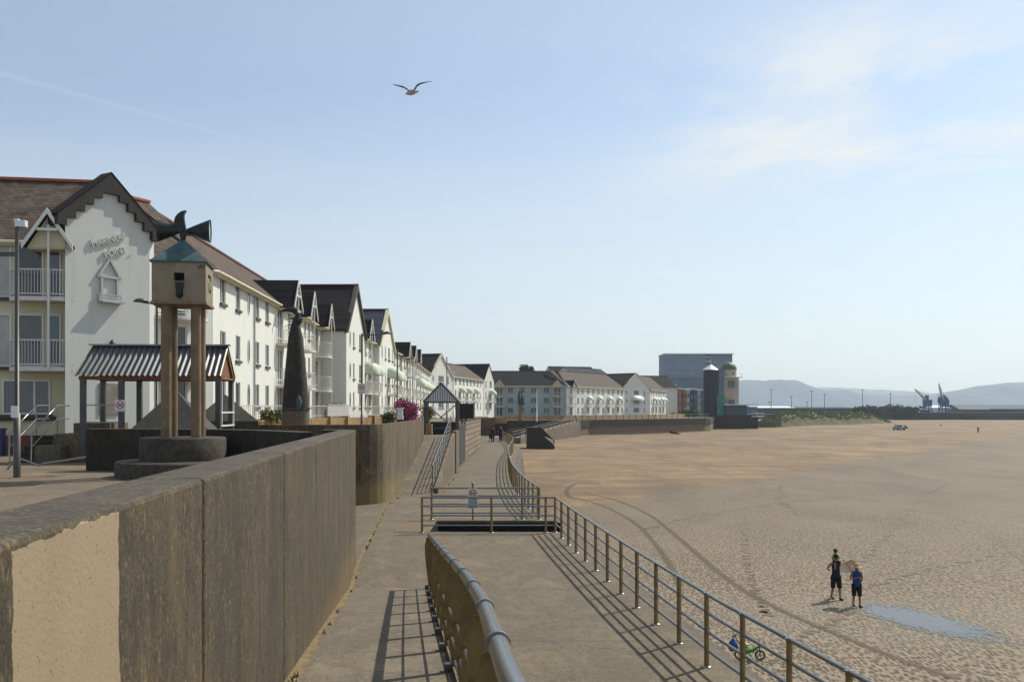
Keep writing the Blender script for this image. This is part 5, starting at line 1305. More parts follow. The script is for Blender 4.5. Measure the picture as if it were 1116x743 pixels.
def foliage(name, c, rad, n, mats, label, cat, size=.09, parts=None, flat=1.0, rnd=None, base=None, cname='foliage'):
    rnd = rnd or random.Random(int(c[0] * 31 + c[1] * 7)); root = empty(name, (c[0], c[1], base if base is not None else c[2] - rad[2]), 0, label, cat)
    b = MB(); cl = [(Vector((rnd.uniform(-.7, .7) * rad[0], rnd.uniform(-.7, .7) * rad[1], rnd.uniform(-.6, .75) * rad[2])), rnd.uniform(.32, .55)) for _ in range(26)]
    dz_ = c[2] - root.location.z
    for i in range(n):
        cc, cr_ = rnd.choice(cl)
        v = Vector((rnd.gauss(0, 1), rnd.gauss(0, 1), rnd.gauss(0, 1))).normalized() * rnd.uniform(.55, 1.0) ** .5 * cr_
        p = cc + Vector((v.x * rad[0], v.y * rad[1], v.z * rad[2])) + Vector((0, 0, dz_))
        a = Vector((rnd.gauss(0, 1), rnd.gauss(0, 1), rnd.gauss(0, .7))).normalized(); t_ = a.cross(Vector((rnd.gauss(0, 1), rnd.gauss(0, 1), rnd.gauss(0, 1)))).normalized()
        s_ = size * rnd.uniform(.6, 1.3); b.cur = rnd.choices(range(len(mats)), [3, 2, 2][:len(mats)])[0]
        b.add([p - a * s_, p + t_ * s_ * .5, p + a * s_, p - t_ * s_ * .5], [(0, 1, 2, 3)])
    b.build(cname, list(mats), root)
    b = MB()
    for i in range(5):
        q = cl[i][0] * .7 + Vector((0, 0, dz_)); b.tube([(0, 0, 0), (q.x * .4, q.y * .4, q.z * .55), q], [.045, .03, .012], 5)
    b.build('stems', 'bark', root); return root
foliage('flowering_shrub', (-6.15, 58.2, 3.52), (.85, .8, .72), 5200, ('petal_pink', 'leaf_a', 'petal_pink'), 'big shrub covered in bright pink flowers behind the curved wall', 'shrub', .065, base=1.99, cname='blossom')
foliage('shrub', (-7.05, 57.0, 3.12), (.42, .4, .42), 900, ('leaf_a', 'leaf_b'), 'small round green shrub left of the pink flowering shrub', 'shrub', .08, base=1.99)
foliage('shrub', (-10.9, 45.6, 3.35), (.75, .4, .36), 800, ('leaf_b', 'leaf_yellow', 'leaf_a'), 'yellow flowered shrub on the garden wall beside the right pyramid', 'shrub', .07, base=1.99)
foliage('shrub', (-5.3, 62.5, 3.4), (.5, .5, .5), 700, ('leaf_a', 'leaf_yellow'), 'dark green shrub seen through the gabled gateway', 'shrub', .08, base=1.99)
b = MB(); b.box(-6.52, -6.17, 56.3, 56.65, 3.13, 3.36); b.box(-6.49, -6.20, 56.33, 56.62, 3.36, 3.72); b.box(-6.53, -6.16, 56.3, 56.66, 3.72, 3.80)
tag(b.build('stone_urn', 'pale_metal'), 'small pale stone pot standing on the wall below the pink flowers', 'pot')
b = MB(); b.tube([(-9.72, 52.6, 3.95), (-9.0, 54.9, 3.95)], .03, 6); b.vpoly([(-9.75, 52.5, 3.34), (-9.02, 54.9, 3.34), (-9.02, 54.9, 3.86), (-9.75, 52.5, 3.86)], (.03, .01, 0))
tag(b.build('banner', 'banner'), 'pale cloth banner tied along the garden railing', 'banner')
for px, Y, w_, lab in ((361, 55.3, .34, 'dark trough planter on the garden wall right of the pale banner'), (369, 56.6, .30, 'second dark trough planter, further right of the pale banner')):
    p = at(px, 0, Y); f_ = foliage('planter', (p.x, Y - .1, 3.82), (w_, .25, .2), 260, ('hedge_dark', 'leaf_a'), lab, 'planter', .07, base=3.30)
    b = MB(); b.box(-w_, w_, -.2, .2, .02, .42); b.build('trough', 'dark_metal', f_)

def lamp_post(px, Y, ztop, zb, label, arm=0.0, r=.055, sign=False, dome=True, name='lamp_post', mat='lamp_grey'):
    p = at(px, 0, Y); root = empty(name, (p.x, Y, zb), 0, label, 'lamp post' if name == 'lamp_post' else 'pole')
    H = ztop - zb
    b = MB(); b.tube([(0, 0, 0), (0, 0, H * .25), (0, 0, H * .251), (0, 0, H)], [r * 1.5, r * 1.5, r, r * .85], 12); b.build('pole', mat, root)
    if arm:
        b = MB(); b.tube([(0, 0, H - .1), (arm * .6, 0, H - .06), (arm, 0, H - .02)], .03, 8); b.build('arm', mat, root)
        b = MB(); prof = [(0.0, .12), (.16, .09), (.28, .0), (.26, -.02), (0, -.02)]; b.lathe(prof, 16, (arm * 1.05, 0, H)); b.build('lamp_head', mat, root)
    if sign: notice(root, 0, -.1, 5.05 - zb, .42, .52, True)
    return root
lp = lamp_post(18.5, 25.3, 8.5, 2.0, 'tall grey post nearest the left edge, with a side arm and a small white plate', 0, .058)
b = MB(); b.box(-2.2, 0, -.045, .045, 5.62, 5.72); b.build('side_arm', 'lamp_grey', lp); b = MB(); b.box(-.02, .24, -.08, .08, 6.36, 6.52); b.box(-.05, .05, -.06, .06, 6.5, 6.56); b.build('flood_lamp', 'pale_metal', lp)
b = MB(); b.box(-.09, .09, -.135, -.125, 1.52, 1.82); b.build('white_plate', 'white_paint', lp)
lamp_post(171, 36.0, 7.62, 2.0, 'slim lamp post with a dome lamp, between the white gable and the columned box', -.55, .05)
lamp_post(394.5, 51.8, 7.65, 2.0, 'lamp post with a square notice behind the curved wall corner', 1.25, .055, True)
lamp_post(433, 69.0, 7.9, 2.0, 'plain lamp post directly above the pink flowering shrub', 0, .06)
lamp_post(451.5, 84, 8.1, 2.0, 'thin pole seen left of the gabled gateway', 0, .05, name='pole', mat='white_frame')
lamp_post(487, 86, 8.2, 2.0, 'thin pole rising behind the roof of the gabled gateway', 0, .05, name='pole')
lamp_post(494.5, 110, 7.9, 2.0, 'thin pole just right of the gabled gateway roof', 0, .06, name='pole', mat='white_frame')
lamp_post(585, 215, 7.7, .9, 'white flagpole in front of the blue-grey block', 0, .09, name='flagpole', mat='white_frame')

# ================================================================== FAR END OF THE BEACH
# stone column topped by an abstract figure
p = at(567.5, 0, 232); root = empty('stone_column', (p.x, 232, .9), 0, 'stone column topped by an abstract ship figure before the blue-grey block', 'sculpture')
b = MB(); b.lathe([(.62, 0), (.55, 1), (.50, 3.4), (.62, 3.5), (.62, 3.7)], 20); b.build('shaft', 'column_stone', root)
b = MB(); b.tube([(-.6, 0, 4.1), (-.2, 0, 3.8), (.5, 0, 3.9), (.85, 0, 4.3)], [.15, .4, .4, .1], 10); b.tube([(-.3, 0, 4), (-.45, 0, 5.6), (-.3, 0, 7.0)], [.28, .3, .08], 8); b.tube([(.2, 0, 4), (.35, 0, 5.2), (.15, 0, 6.4)], [.3, .25, .1], 8); b.tube([(-.3, 0, 6.6), (.9, 0, 6.9)], .09, 6); b.tube([(.1, 0, 5.8), (.9, 0, 5.6)], .08, 6); b.tube([(-.4, 0, 4.9), (-1.6, 0, 4.3)], .07, 6); b.build('figure', 'bronze_dark', root)
# facing of the far sea wall, with its coping
b = MB(); fw = [(-2.2, 139.3), (-1.4, 235.9), (15.3, 239.9), (19, 246.9), (56.5, 291.9), (58.7, 295.9), (70.3, 345)]
for a, c in zip(fw, fw[1:]):
    a = Vector(a); c = Vector(c); n_ = Vector((c.y - a.y, a.x - c.x)).normalized() * .12
    b.prism([a, c, c + n_, a + n_], -4.5, .55)
tag(b.build('sea_wall', 'block_wall_far'), 'coursed stone sea wall below the far promenade', 'wall')
b = MB()
for a, c in zip(fw[1:], fw[2:]):
    a = Vector(a); c = Vector(c); n_ = Vector((c.y - a.y, a.x - c.x)).normalized()
    b.prism([a - n_ * .3, c - n_ * .3, c + n_ * .3, a + n_ * .3], -.75, .95)
tag(b.build('dark_band', 'dark_concrete'), 'dark weathered upper band of the far sea wall', 'coping')
# garden wall of the far terraces
b = MB()
for a, c in (((-2, 250), (13, 251)), ((13, 251), (22, 262)), ((22, 262), (42, 291)), ((42, 291), (55, 318))):
    b.beam((a[0], a[1], 1.3), (c[0], c[1], 1.3), .4, 1.5)
tag(b.build('garden_wall', 'tan_stone'), 'low tan garden wall in front of the far white terraces', 'wall')
far_rail = lambda lab, line, sp=3.0, z=.95, top=1.15: _far_rail(lab, line, sp, z, top)
def _far_rail(lab, line, sp, z, top):
    P = [Vector((p[0], p[1], p[2] if len(p) > 2 else z)) for p in line]; L = P[0]; root = empty('railing', L, 0, lab, 'railing')
    for hh in (top * .5, top):
        b = MB(); b.tube([p - L + Vector((0, 0, hh)) for p in P], .035, 6); b.build('rail', 'steel_old', root)
    first = None
    for a, c in zip(P, P[1:]):
        n_ = max(1, int((c - a).length / sp))
        for i in range(n_):
            q = a.lerp(c, i / n_) - L
            if first is None: b = MB(); b.box(-.07, .07, -.07, .07, 0, top + .03); first = b.build('post', 'pale_concrete', root, q)
            else: link_copy(first, root, q)
far_rail('railing along the far promenade edge above the dark stone sea wall', [(15.3, 239.9), (19, 246.9), (56.5, 291.9), (58.5, 295.9)])
far_rail('railing across the far end of the bay below the blue-grey block', [(-1.3, 236), (15.2, 239.8)])
# slipway ramp dropping from the far promenade
b = MB(); vs = []; 
Pa, Pb = Vector((.1, 196, -2.0)), Vector((14.6, 236, .75)); d = (Pb - Pa); n_ = Vector((d.y, -d.x, 0)).normalized() * 1.7
b.add([Pa, Pb, Pb + n_, Pa + n_, Pa - Vector((0, 0, 2.5)), Pb - Vector((0, 0, 5)), Pb + n_ - Vector((0, 0, 5)), Pa + n_ - Vector((0, 0, 2.5))], [(3, 2, 1, 0), (4, 5, 6, 7), (2, 3, 7, 6), (0, 1, 5, 4), (0, 4, 7, 3), (1, 2, 6, 5)])
tag(b.build('slipway', 'far_wall'), 'stone walled slipway slanting down from the far promenade to the sand', kind='structure')
far_rail('landward railing of the slanting walkway', [tuple(Pa + Vector((0, 0, .02))), tuple(Pb)], 3, 0, 1.1)
far_rail('beach side railing of the slanting walkway', [tuple(Pa + n_ * .95), tuple(Pb + n_ * .95)], 3, 0, 1.1)
# dark concrete steps down to the sand
b = MB(); Y0 = 172
xs0 = at(574, 0, Y0).x; zt_ = 3.75 - 21 / F * Y0; zb_ = -3.5
b.box(xs0, xs0 + 2.3, Y0, Y0 + 4, zb_, zt_ + .1)
for i in range(7): b.box(xs0 + 2.3 + .36 * i, xs0 + 2.3 + .36 * (i + 1), Y0, Y0 + 4, zb_, zt_ + .1 - .36 * i)
tag(b.build('beach_stairs', 'dark_concrete'), 'dark block of concrete steps standing on the sand below the slanting walkway', 'steps')
b = MB()
for i in range(4): b.beam((xs0 + 3.2 + .42 * i, Y0 - .1, -1.2 - .32 * i), (xs0 + 4.6 + .1 * i, Y0 - .1, -1.75 - .32 * i), .2, .16)
tag(b.build('white_boards', 'white_paint'), 'white boards leaning at the foot of the dark beach steps', 'boards')
# driftwood and a lone dark log
b = MB(); b.tube([(at(730, 0, 262).x, 262, sand_z(40, 262) + .7), (at(734, 0, 262).x, 262, sand_z(40, 262) + .45), (at(742, 0, 262).x, 262, sand_z(40, 262) + .1)], [.35, .28, .1], 8)
tag(b.build('driftwood', 'black_slate'), 'dark curved piece of driftwood on the sand below the far sea wall', 'driftwood')

simple('drum_black', (0.012, 0.012, 0.022), 0.6, 0, 0.3, 1)
# observatory on the point
OY = 335; ox = lambda px: (px - 558) / F * OY; oz = lambda py: 3.75 + (445 - py) / F * OY
ob = empty('observatory', (ox(795), OY, -3), 0, 'cream observatory tower with a green dome joined to a black drum tower on the point', 'building'); L = ob.location
def opart(name, mat, fn): b = MB(); fn(b); b.v = [(x - L.x, y - L.y, z - L.z) for x, y, z in b.v]; return b.build(name, mat, ob)
opart('concrete_base', 'dark_concrete', lambda b: (b.prism([(ox(766), OY - 4), (ox(824), OY - 3), (ox(828), OY + 6), (ox(828), OY + 14), (ox(766), OY + 14)], -4, oz(452))))
opart('drum_tower', 'drum_black', lambda b: b.lathe([(2.6, oz(452)), (2.6, oz(402.5))], 8, (ox(774.5), OY, 0), False, R(22.5), R(382.5)))
opart('cone_roof', 'pale_metal', lambda b: (b.lathe([(2.9, oz(403)), (1.2, oz(399.5)), (.12, oz(397)), (.08, oz(390.5))], 8, (ox(774.5), OY, 0))))
opart('glazed_link', 'tower_glass', lambda b: b.box(ox(782), ox(788.5), OY - .5, OY + 3, oz(430), oz(402)))
opart('green_stair', 'green_panel', lambda b: b.box(ox(780.5), ox(788.5), OY - 1.6, OY + 3, oz(452), oz(430.5)))
opart('cream_tower', 'cream_tower', lambda b: b.prism([(ox(787), OY), (ox(804.5), OY - 1.0), (ox(807.5), OY + 4), (ox(789), OY + 5)], oz(452), oz(411)))
opart('dome_drum', 'cream_tower', lambda b: b.lathe([(2.6, oz(411)), (2.6, oz(402.5))], 28, (ox(795.5), OY + 2, 0)))
opart('dome', 'green_dome', lambda b: b.lathe([(2.72 * cos(R(a)), oz(402.6) + 2.65 * sin(R(a))) for a in range(0, 91, 10)], 28, (ox(795.5), OY + 2, 0)))
opart('balcony', 'pale_metal', lambda b: (b.box(ox(788), ox(808.5), OY - 1.4, OY + 4, oz(411.4), oz(410.8)), b.tube([(ox(804), OY - 1.3, oz(407.5)), (ox(808), OY - 1.3, oz(407.5)), (ox(808), OY + 3, oz(407.5))], .07, 5), b.tube([(ox(808), OY - 1.3, oz(411)), (ox(808), OY - 1.3, oz(407.5))], .07, 5)))
for (px0, px1, py0, py1) in ((796, 799.5, 405.5, 408.5), (793.5, 800, 415, 422), (794, 799.5, 435.5, 440.5)):
    opart('window', 'pane_far', lambda b: b.box(ox(px0), ox(px1), OY - 1.3 if py0 > 410 else OY - .5, OY - .2, oz(py1), oz(py0)))
opart('low_wing', 'blue_panel', lambda b: b.prism([(ox(788.6), OY - 2.4), (ox(812), OY - 2.6), (ox(812), OY + 7), (ox(788.6), OY + 7)], oz(452), oz(441.5)))
opart('bright_wing', 'bright_blue', lambda b: b.box(ox(812.05), ox(823.5), OY - 2.6, OY + 7, oz(450), oz(443)))
opart('wing_roof', 'pale_metal', lambda b: b.box(ox(787), ox(824.5), OY - 3.3, OY + 7.5, oz(441.4), oz(440.4)))
opart('terrace_slab', 'pale_metal', lambda b: (b.box(ox(816), ox(829), OY - 4.4, OY + 3, oz(454), oz(453.2)), b.tube([(ox(816), OY - 4.3, oz(450)), (ox(829), OY - 4.3, oz(450))], .06, 5), b.tube([(ox(829), OY - 4.3, oz(453)), (ox(829), OY - 4.3, oz(450))], .06, 5), b.tube([(ox(822), OY - 4.3, oz(453)), (ox(822), OY - 4.3, oz(450))], .06, 5)))
# tall glazed block
TY = 540; tx = lambda px: (px - 558) / F * TY; tz = lambda py: 3.75 + (445 - py) / F * TY
tw = empty('office_tower', (tx(762), TY, 0), 0, 'tall wide blue-grey glazed tower behind the observatory', 'building'); L = tw.location
def tpart(name, mat, x0, x1, y0, y1, z0, z1): b = MB(); b.box(x0 - L.x, x1 - L.x, y0 - L.y, y1 - L.y, z0, z1); return b.build(name, mat, tw)
tpart('smooth_facade', 'tank_cladding', tx(724), tx(769), TY, TY + 20, tz(411), tz(386)); tpart('lower_facade', 'tower_glass', tx(724), tx(769), TY + .3, TY + 20, 0, tz(411))
tpart('balcony_stack', 'tower_glass', tx(769.1), tx(776), TY + 1, TY + 20, 0, tz(387)); tpart('right_facade', 'tank_cladding', tx(776.1), tx(799), TY + 2, TY + 22, 0, tz(386.3)); tpart('roof_rim', 'pale_metal', tx(723.6), tx(799.4), TY - .4, TY + 22, tz(386), tz(384.9))
for i in range(9): tpart('floor_slab', 'pale_metal', tx(769), tx(776), TY + .4, TY + 1.2, tz(389 + i * 5), tz(388.3 + i * 5))
def slab_house(label, px0, px1, py, Y, strips, roofmat='pale_metal', lean=0):
    x0, x1 = (px0 - 558) / F * Y, (px1 - 558) / F * Y; zt_ = 3.75 + (445 - py) / F * Y; zr_ = 3.75 + (445 - py - lean) / F * Y; D = 12
    root = empty('flat_block', (x0, Y, 0), 0, label, 'building'); w_ = x1 - x0
    b = MB(); n_ = len(strips)
    for i, m_ in enumerate(strips):
        q = MB(); q.vpoly([(w_ * i / n_ + .03, 0, .9), (w_ * (i + 1) / n_ - .03, 0, .9), (w_ * (i + 1) / n_ - .03, 0, lerp(zt_, zr_, (i + 1) / n_)), (w_ * i / n_ + .03, 0, lerp(zt_, zr_, i / n_))], (0, D, 0)); q.build('wall', m_, root)
    q = MB(); q.vpoly([(-.4, -.5, zt_ + .02), (w_ + .4, -.5, zr_ + .02), (w_ + .4, -.5, zr_ + .5), (-.4, -.5, zt_ + .5)], (0, D, 0)); q.build('roof', roofmat, root)
    rows = int((zt_ - 2) / 2.9)
    for r_ in range(rows):
        for i in range(n_):
            q = MB(); xx = w_ * (i + .5) / n_; ww = w_ / n_ * .24; q.box(xx - ww, xx + ww, -.12, -.003, 1.8 + 2.9 * r_, 3.3 + 2.9 * r_); q.build('window', 'pane_far', root)
    return root
slab_house('dark glass flats with a white roof, left of the red panelled flats', 726.5, 736, 420, 372, ['blue_panel', 'shed_dark'])
slab_house('red and cream panelled flats with a sloping roof', 736.5, 751.5, 423, 366, ['red_render', 'brown_render', 'red_render', 'brown_render', 'cream_tower'], lean=3)
slab_house('dark blue flats between the red panelled flats and the black drum tower', 752, 768, 424, 395, ['shed_dark', 'blue_panel', 'render_blue_shade', 'blue_panel'], lean=2)
# bushes at the foot of the flats
foliage('bush', (((752 - 558) / F * 330), 330, 1.5), (3.4, 2.0, 1.9), 1600, ('leaf_a', 'leaf_b'), 'green bush at the end of the far promenade beside the black drum tower', 'bush', .42, base=.85)
foliage('bush', (((738 - 558) / F * 325), 325, 1.2), (2.2, 2.0, 1.1), 900, ('leaf_b', 'leaf_a'), 'low pale green bush in front of the red panelled flats', 'bush', .36, base=.85)
p = at(572, 400, 300)
foliage('tree', (at(571.5, 0, 300).x, 300, 3.75 + 39.5 / F * 300), (1.6, 1.6, 2.2), 1200, ('leaf_a', 'leaf_b'), 'treetop showing above the left part of the long black far roof', 'tree', .38, base=.9, cname='crown')
foliage('tree', (at(577.5, 0, 301).x, 301, 3.75 + 39 / F * 301), (1.4, 1.5, 1.9), 1000, ('leaf_a', 'leaf_b'), 'smaller treetop just right of the taller one above the long black far roof', 'tree', .38, base=.9, cname='crown')

# grassy dune
b = MB(); rnd = random.Random(3); nx, ny = 150, 14; vs = []
for j in range(ny + 1):
    for i in range(nx + 1):
        u_ = i / nx; v_ = j / ny; x = lerp(95, 178, u_); y = lerp(365, 405, v_) + u_ * 95
        env = min(1, u_ * 7) * min(1, (1 - u_) * 5) * (sin(pi * min(1, v_ * 1.0) ** .7) ** .6 if 0 < v_ < 1 else 0)
        z = sand_z(x, y) - .3 + env * (6.0 - 1.4 * u_) * (0.88 + .10 * sin(x * .35 + v_ * 9) + .08 * sin(x * 1.1 - v_ * 5) + rnd.uniform(-.07, .07))
        vs.append((x, y, z))
b.add(vs, [(j * (nx + 1) + i, j * (nx + 1) + i + 1, (j + 1) * (nx + 1) + i + 1, (j + 1) * (nx + 1) + i) for j in range(ny) for i in range(nx)], True)
tag(b.build('dune', 'dune_grass'), 'long low sand dune covered in marram grass', kind='structure')
b = MB()
for k in range(9000):
    i = rnd.randrange(nx * ny); q = Vector(vs[i]); 
    if q.z < sand_z(q.x, q.y) + .4: continue
    q = q + Vector((rnd.uniform(-.4, .4), rnd.uniform(-1.5, 1.5), -.1)); h_ = rnd.uniform(.4, .95); w_ = rnd.uniform(.10, .3); lx = rnd.uniform(-.3, .3); b.cur = rnd.randrange(3)
    b.add([q + Vector((-w_, 0, 0)), q + Vector((w_, 0, 0)), q + Vector((w_ * .7 + lx, .1, h_)), q + Vector((-w_ * .4 + lx, .1, h_ * .9))], [(0, 1, 2, 3)])
simple('marram', (0.19, 0.18, 0.085), 0.9, 0, 0.3, 1)
tag(b.build('marram_grass', ['leaf_b', 'marram', 'leaf_a']), 'tufts of marram grass growing all over the dune', kind='stuff')
b = MB()
for k in range(2600):
    u_ = rnd.random(); c_ = rnd.choice([(834, 3.0), (826, 2.2), (842, 1.2)]); x = (c_[0] - 558) / F * 345 + rnd.gauss(0, 1) * 2.2; y = 352 + rnd.gauss(0, 1.5)
    z = sand_z(x, y) + abs(rnd.gauss(0, .55)); h_ = rnd.uniform(.3, .8); b.cur = rnd.randrange(2)
    b.add([(x - .2, y, z), (x + .2, y, z), (x + .1 + rnd.uniform(-.3, .3), y, z + h_)], [(0, 1, 2)])
tag(b.build('beach_scrub', ['leaf_a', 'marram']), 'rough scrub at the foot of the observatory base', kind='stuff')

# ================================================================== DOCKS
DY = 600; dx = lambda px, Y=DY: (px - 558) / F * Y; dzp = lambda py, Y=DY: 3.75 + (445 - py) / F * Y
def shed(name, label, px0, px1, ye, yr, Y, wall, roof, D=30, zb=-3.2, shape='flat'):
    x0, x1 = dx(px0, Y), dx(px1, Y); root = empty(name, (x0, Y, zb), 0, label, 'building' if 'quay' not in name else 'quay'); L = root.location
    b = MB(); b.box(0, x1 - x0, 0, D, 0, dzp(ye, Y) - zb); b.build('wall', wall, root)
    b = MB(); e = dzp(ye, Y) - zb; r = dzp(yr, Y) - zb; ins = 4 if shape == 'hip' else 0
    b.vpoly([(-.5, -.5, e), (x1 - x0 + .5, -.5, e), (x1 - x0 + .5 - ins, D / 2, r), (-.5 + ins, D / 2, r)], (0, 0, .3)); b.vpoly([(-.5, D, e), (x1 - x0 + .5, D, e), (x1 - x0 + .5 - ins, D / 2, r), (-.5 + ins, D / 2, r)], (0, 0, .3))
    b.build('roof', roof, root); return root
q = MB(); q.box(dx(970), dx(1300), DY - 6, DY + 500, -4.4, dzp(449.5)); tag(q.build('quay_wall', 'quay_dark'), 'dark harbour quay wall at the far end of the beach', 'wall')
q = MB(); q.box(dx(1045), dx(1300), DY - 14, DY - 6.1, -4.4, dzp(452)); tag(q.build('pier_wall', 'quay_dark'), 'lower darker pier wall in front of the big dark shed', 'wall')
shed('warehouse', 'large dark blue warehouse at the right edge of the docks', 1079, 1200, 446, 441.5, 640, 'shed_dark', 'shed_roof', 60)
shed('warehouse', 'brick dock shed left of the large dark blue warehouse', 1046, 1078.5, 446.5, 441.2, 632, 'shed_brick', 'shed_dark', 40, shape='hip')
shed('warehouse', 'low pale roofed shed between the two dock cranes', 1014, 1042, 444.6, 442, 650, 'pale_metal', 'pale_metal', 30)
shed('warehouse', 'grey dock shed under the first crane', 1000, 1013, 447, 445, 625, 'shed_dark', 'shed_roof', 25)
shed('warehouse', 'long white roofed shed behind the dune beside the observatory', 824, 866, 444.6, 442.8, 660, 'shed_dark', 'white_paint', 40)
shed('warehouse', 'long low dark shed behind the middle of the dune', 867, 928, 444.8, 443.0, 680, 'shed_dark', 'shed_dark', 40)
b = MB(); b.lathe([(1.6, 0), (1.9, 2), (.2, 4.4)], 10, (dx(998), DY - 2, dzp(449.5))); tag(b.build('white_tank', 'pale_metal'), 'small white tank at the left end of the docks', 'tank')
def crane(label, px, Y, body, jib, foot):
    root = empty('dock_crane', (dx(px, Y), Y, dzp(450, Y)), 0, label, 'crane', 'cranes on the dock'); L = root.location
    W_ = lambda x, y, o=0: Vector((dx(x, Y), Y + o, dzp(y, Y))) - L
    b = MB(); p = W_(px, 450); 
    for sx in (-1, 1):
        for sy in (-1, 1): b.beam(Vector((sx * 2.6, sy * 2.4, 0)), Vector((sx * 1.3, sy * 1.2, W_(px, 441).z)), .6, .6)
    b.box(-2, 2, -2, 2, W_(px, 443).z, W_(px, 441).z); b.build('portal', 'crane_blue', root)
    b = MB(); b.box(-2.1, 2.4, -1.8, 1.8, W_(px, 441).z, W_(px, 435.5).z); b.box(-1.0, .6, -1, 1, W_(px, 435.5).z, W_(px, 430.5).z); b.build('cab', 'crane_blue', root)
    a = W_(px - 1.2, 436.5); c = W_(*jib); b = MB(); b.beam(a + Vector((0, -1, 0)), c, .65, .65); b.beam(a + Vector((0, 1, 0)), c, .65, .65); b.beam(a + Vector((0, 0, 1.4)), c, .45, .45)
    for k in range(7): q = a.lerp(c, k / 7); b.beam(q + Vector((0, -1 + k / 7, 0)), a.lerp(c, (k + 1) / 7) + Vector((0, 1 - k / 7, .6)), .25, .25)
    b.build('jib', 'crane_tan', root)
    b = MB(); b.beam(W_(px + .3, 430.8), c, .12, .12); b.tube([c, c - Vector((0, 0, 8))], .06, 4); b.build('cables', 'crane_blue', root)
crane('left dock crane with its jib leaning low to the left', 1010.5, DY + 8, 0, (997.5, 424.2), 0)
crane('right dock crane with a steep jib, beside the dark tank on legs', 1029, DY + 12, 0, (1023.2, 418.3), 0)
root = empty('tank_on_legs', (dx(1039), DY + 14, dzp(450)), 0, 'dark blue twin-drum tank on tall legs right of the dock cranes', 'tank'); L = root.location
for cxp in (1036, 1041.5):
    b = MB(); b.lathe([(.3, -.9), (1.7, -.4), (1.7, 2.6), (1.3, 3.4), (.2, 3.8)], 16, (dx(cxp) - L.x, 0, dzp(438) - L.z)); b.build('drum', 'crane_blue', root)
for cxp in (1034, 1037.5, 1041, 1044.5):
    b = MB(); b.box(dx(cxp) - L.x - .18, dx(cxp) - L.x + .18, -.2, .2, 0, dzp(437) - L.z); b.build('leg', 'crane_blue', root)
# thin masts along the dock road
for i, (px, pt, Y) in enumerate(((838.5, 438, 690), (840.5, 425, 640), (862.5, 432, 650), (879.5, 438, 660), (884.5, 426, 640), (898.5, 429.5, 650), (940, 424.5, 640), (970.5, 429, 645), (851.5, 411.5, 5000))):
    if Y > 1000: continue
    root = empty('light_mast', (dx(px, Y), Y, 0), 0, ['short mast nearest the white roofed shed', 'tall mast over the white roofed shed', 'medium mast at the middle of the white roofed shed', 'shortest mast right of the white roofed shed', 'tall mast above the left half of the dune', 'mast with a cross head above the middle of the dune', 'tallest mast above the right half of the dune', 'mast above the trees left of the dock cranes'][i], 'mast', 'light masts along the dock road')
    b = MB(); h_ = dzp(pt, Y); b.tube([(0, 0, 0), (0, 0, h_)], [.22, .16], 6); b.build('pole', 'lamp_grey', root)
    b = MB(); b.box(-1.0, 1.0, -.15, .15, h_ - .15, h_ + .2); b.build('lamp_bar', 'lamp_grey', root)
# trees left of the docks
labs = ['leftmost dark tree on the skyline left of the docks', 'second dark tree left of the docks', 'broad dark tree in the middle of the dockside group', 'tall dark tree right of the broad one', 'dark tree next to the small white tank', 'low dark bush at the right end of the dockside trees']
for i, (px, top, w_) in enumerate(((935, 444.5, 5), (946, 443.5, 6), (962, 444.5, 7), (975, 442.8, 6), (986, 443.8, 6), (995, 445.0, 4))):
    zt_ = dzp(top, 590); foliage('tree', (dx(px, 590), 590, zt_ / 2 + .1), (w_, 3, max(1.8, zt_ * .62)), 700, ('far_tree', 'hedge_dark'), labs[i], 'tree', .8, base=-.2, cname='crown')

# ================================================================== VEHICLE ON THE BEACH
VY = 312; p = at(980, 0, VY); root = empty('pickup_car', (p.x, VY, sand_z(p.x, VY)), R(14), 'small pale four-wheel-drive car parked far out on the sand', 'car')
b = MB(); b.box(-1.9, 1.6, -.85, .85, .45, 1.05); b.box(-1.3, .6, -.78, .78, 1.05, 1.75); b.build('body', 'car_paint', root, bevel=.1)
b = MB(); b.box(-1.2, .5, -.80, .80, 1.15, 1.6); b.build('windows', 'pane', root)
for x in (-1.15, 1.05):
    for y in (-.85, .85): b = MB(); b.tube([(x, y - .12, .38), (x, y + .12, .38)], .38, 16); b.build('wheel', 'black_rubber', root)
b = MB(); b.box(1.55, 2.5, -.75, .75, .5, 1.15); b.box(1.65, 2.4, -.1, .1, 1.15, 1.5); b.build('trailer', 'car_dark', root)

# ================================================================== CHILD'S BIKE WITH A BAG
kx, ky = 7.05, 30.75
p = Vector((kx, ky, sand_z(kx, ky)))
bk = empty('childs_bike', p, R(-6), 'small green and black balance bike standing on the sand below the railing', 'bicycle')
def wheel(x):
    b = MB(); n = 24; m = 8; vs = []
    for i in range(n):
        a = 2 * pi * i / n
        for j in range(m): c = 2 * pi * j / m; vs.append((x + (.135 + .025 * cos(c)) * cos(a), .025 * sin(c), .16 + (.135 + .025 * cos(c)) * sin(a)))
    b.add(vs, [(i * m + j, ((i + 1) % n) * m + j, ((i + 1) % n) * m + (j + 1) % m, i * m + (j + 1) % m) for i in range(n) for j in range(m)], True)
    for k in range(5): a = 2 * pi * k / 5; b.beam((x, 0, .16), (x + .12 * cos(a), 0, .16 + .12 * sin(a)), .012, .012)
    b.build('wheel', 'black_rubber', bk)
wheel(-.02); wheel(.60)
b = MB(); b.tube([(-.02, 0, .16), (.20, 0, .24), (.42, 0, .32), (.60, 0, .46)], [.07, .06, .05, .03], 10); b.tube([(.2, 0, .24), (.14, 0, .44)], .022, 8); b.tube([(.28, 0, .26), (.17, 0, .44)], .018, 8); b.build('frame', 'bike_green', bk)
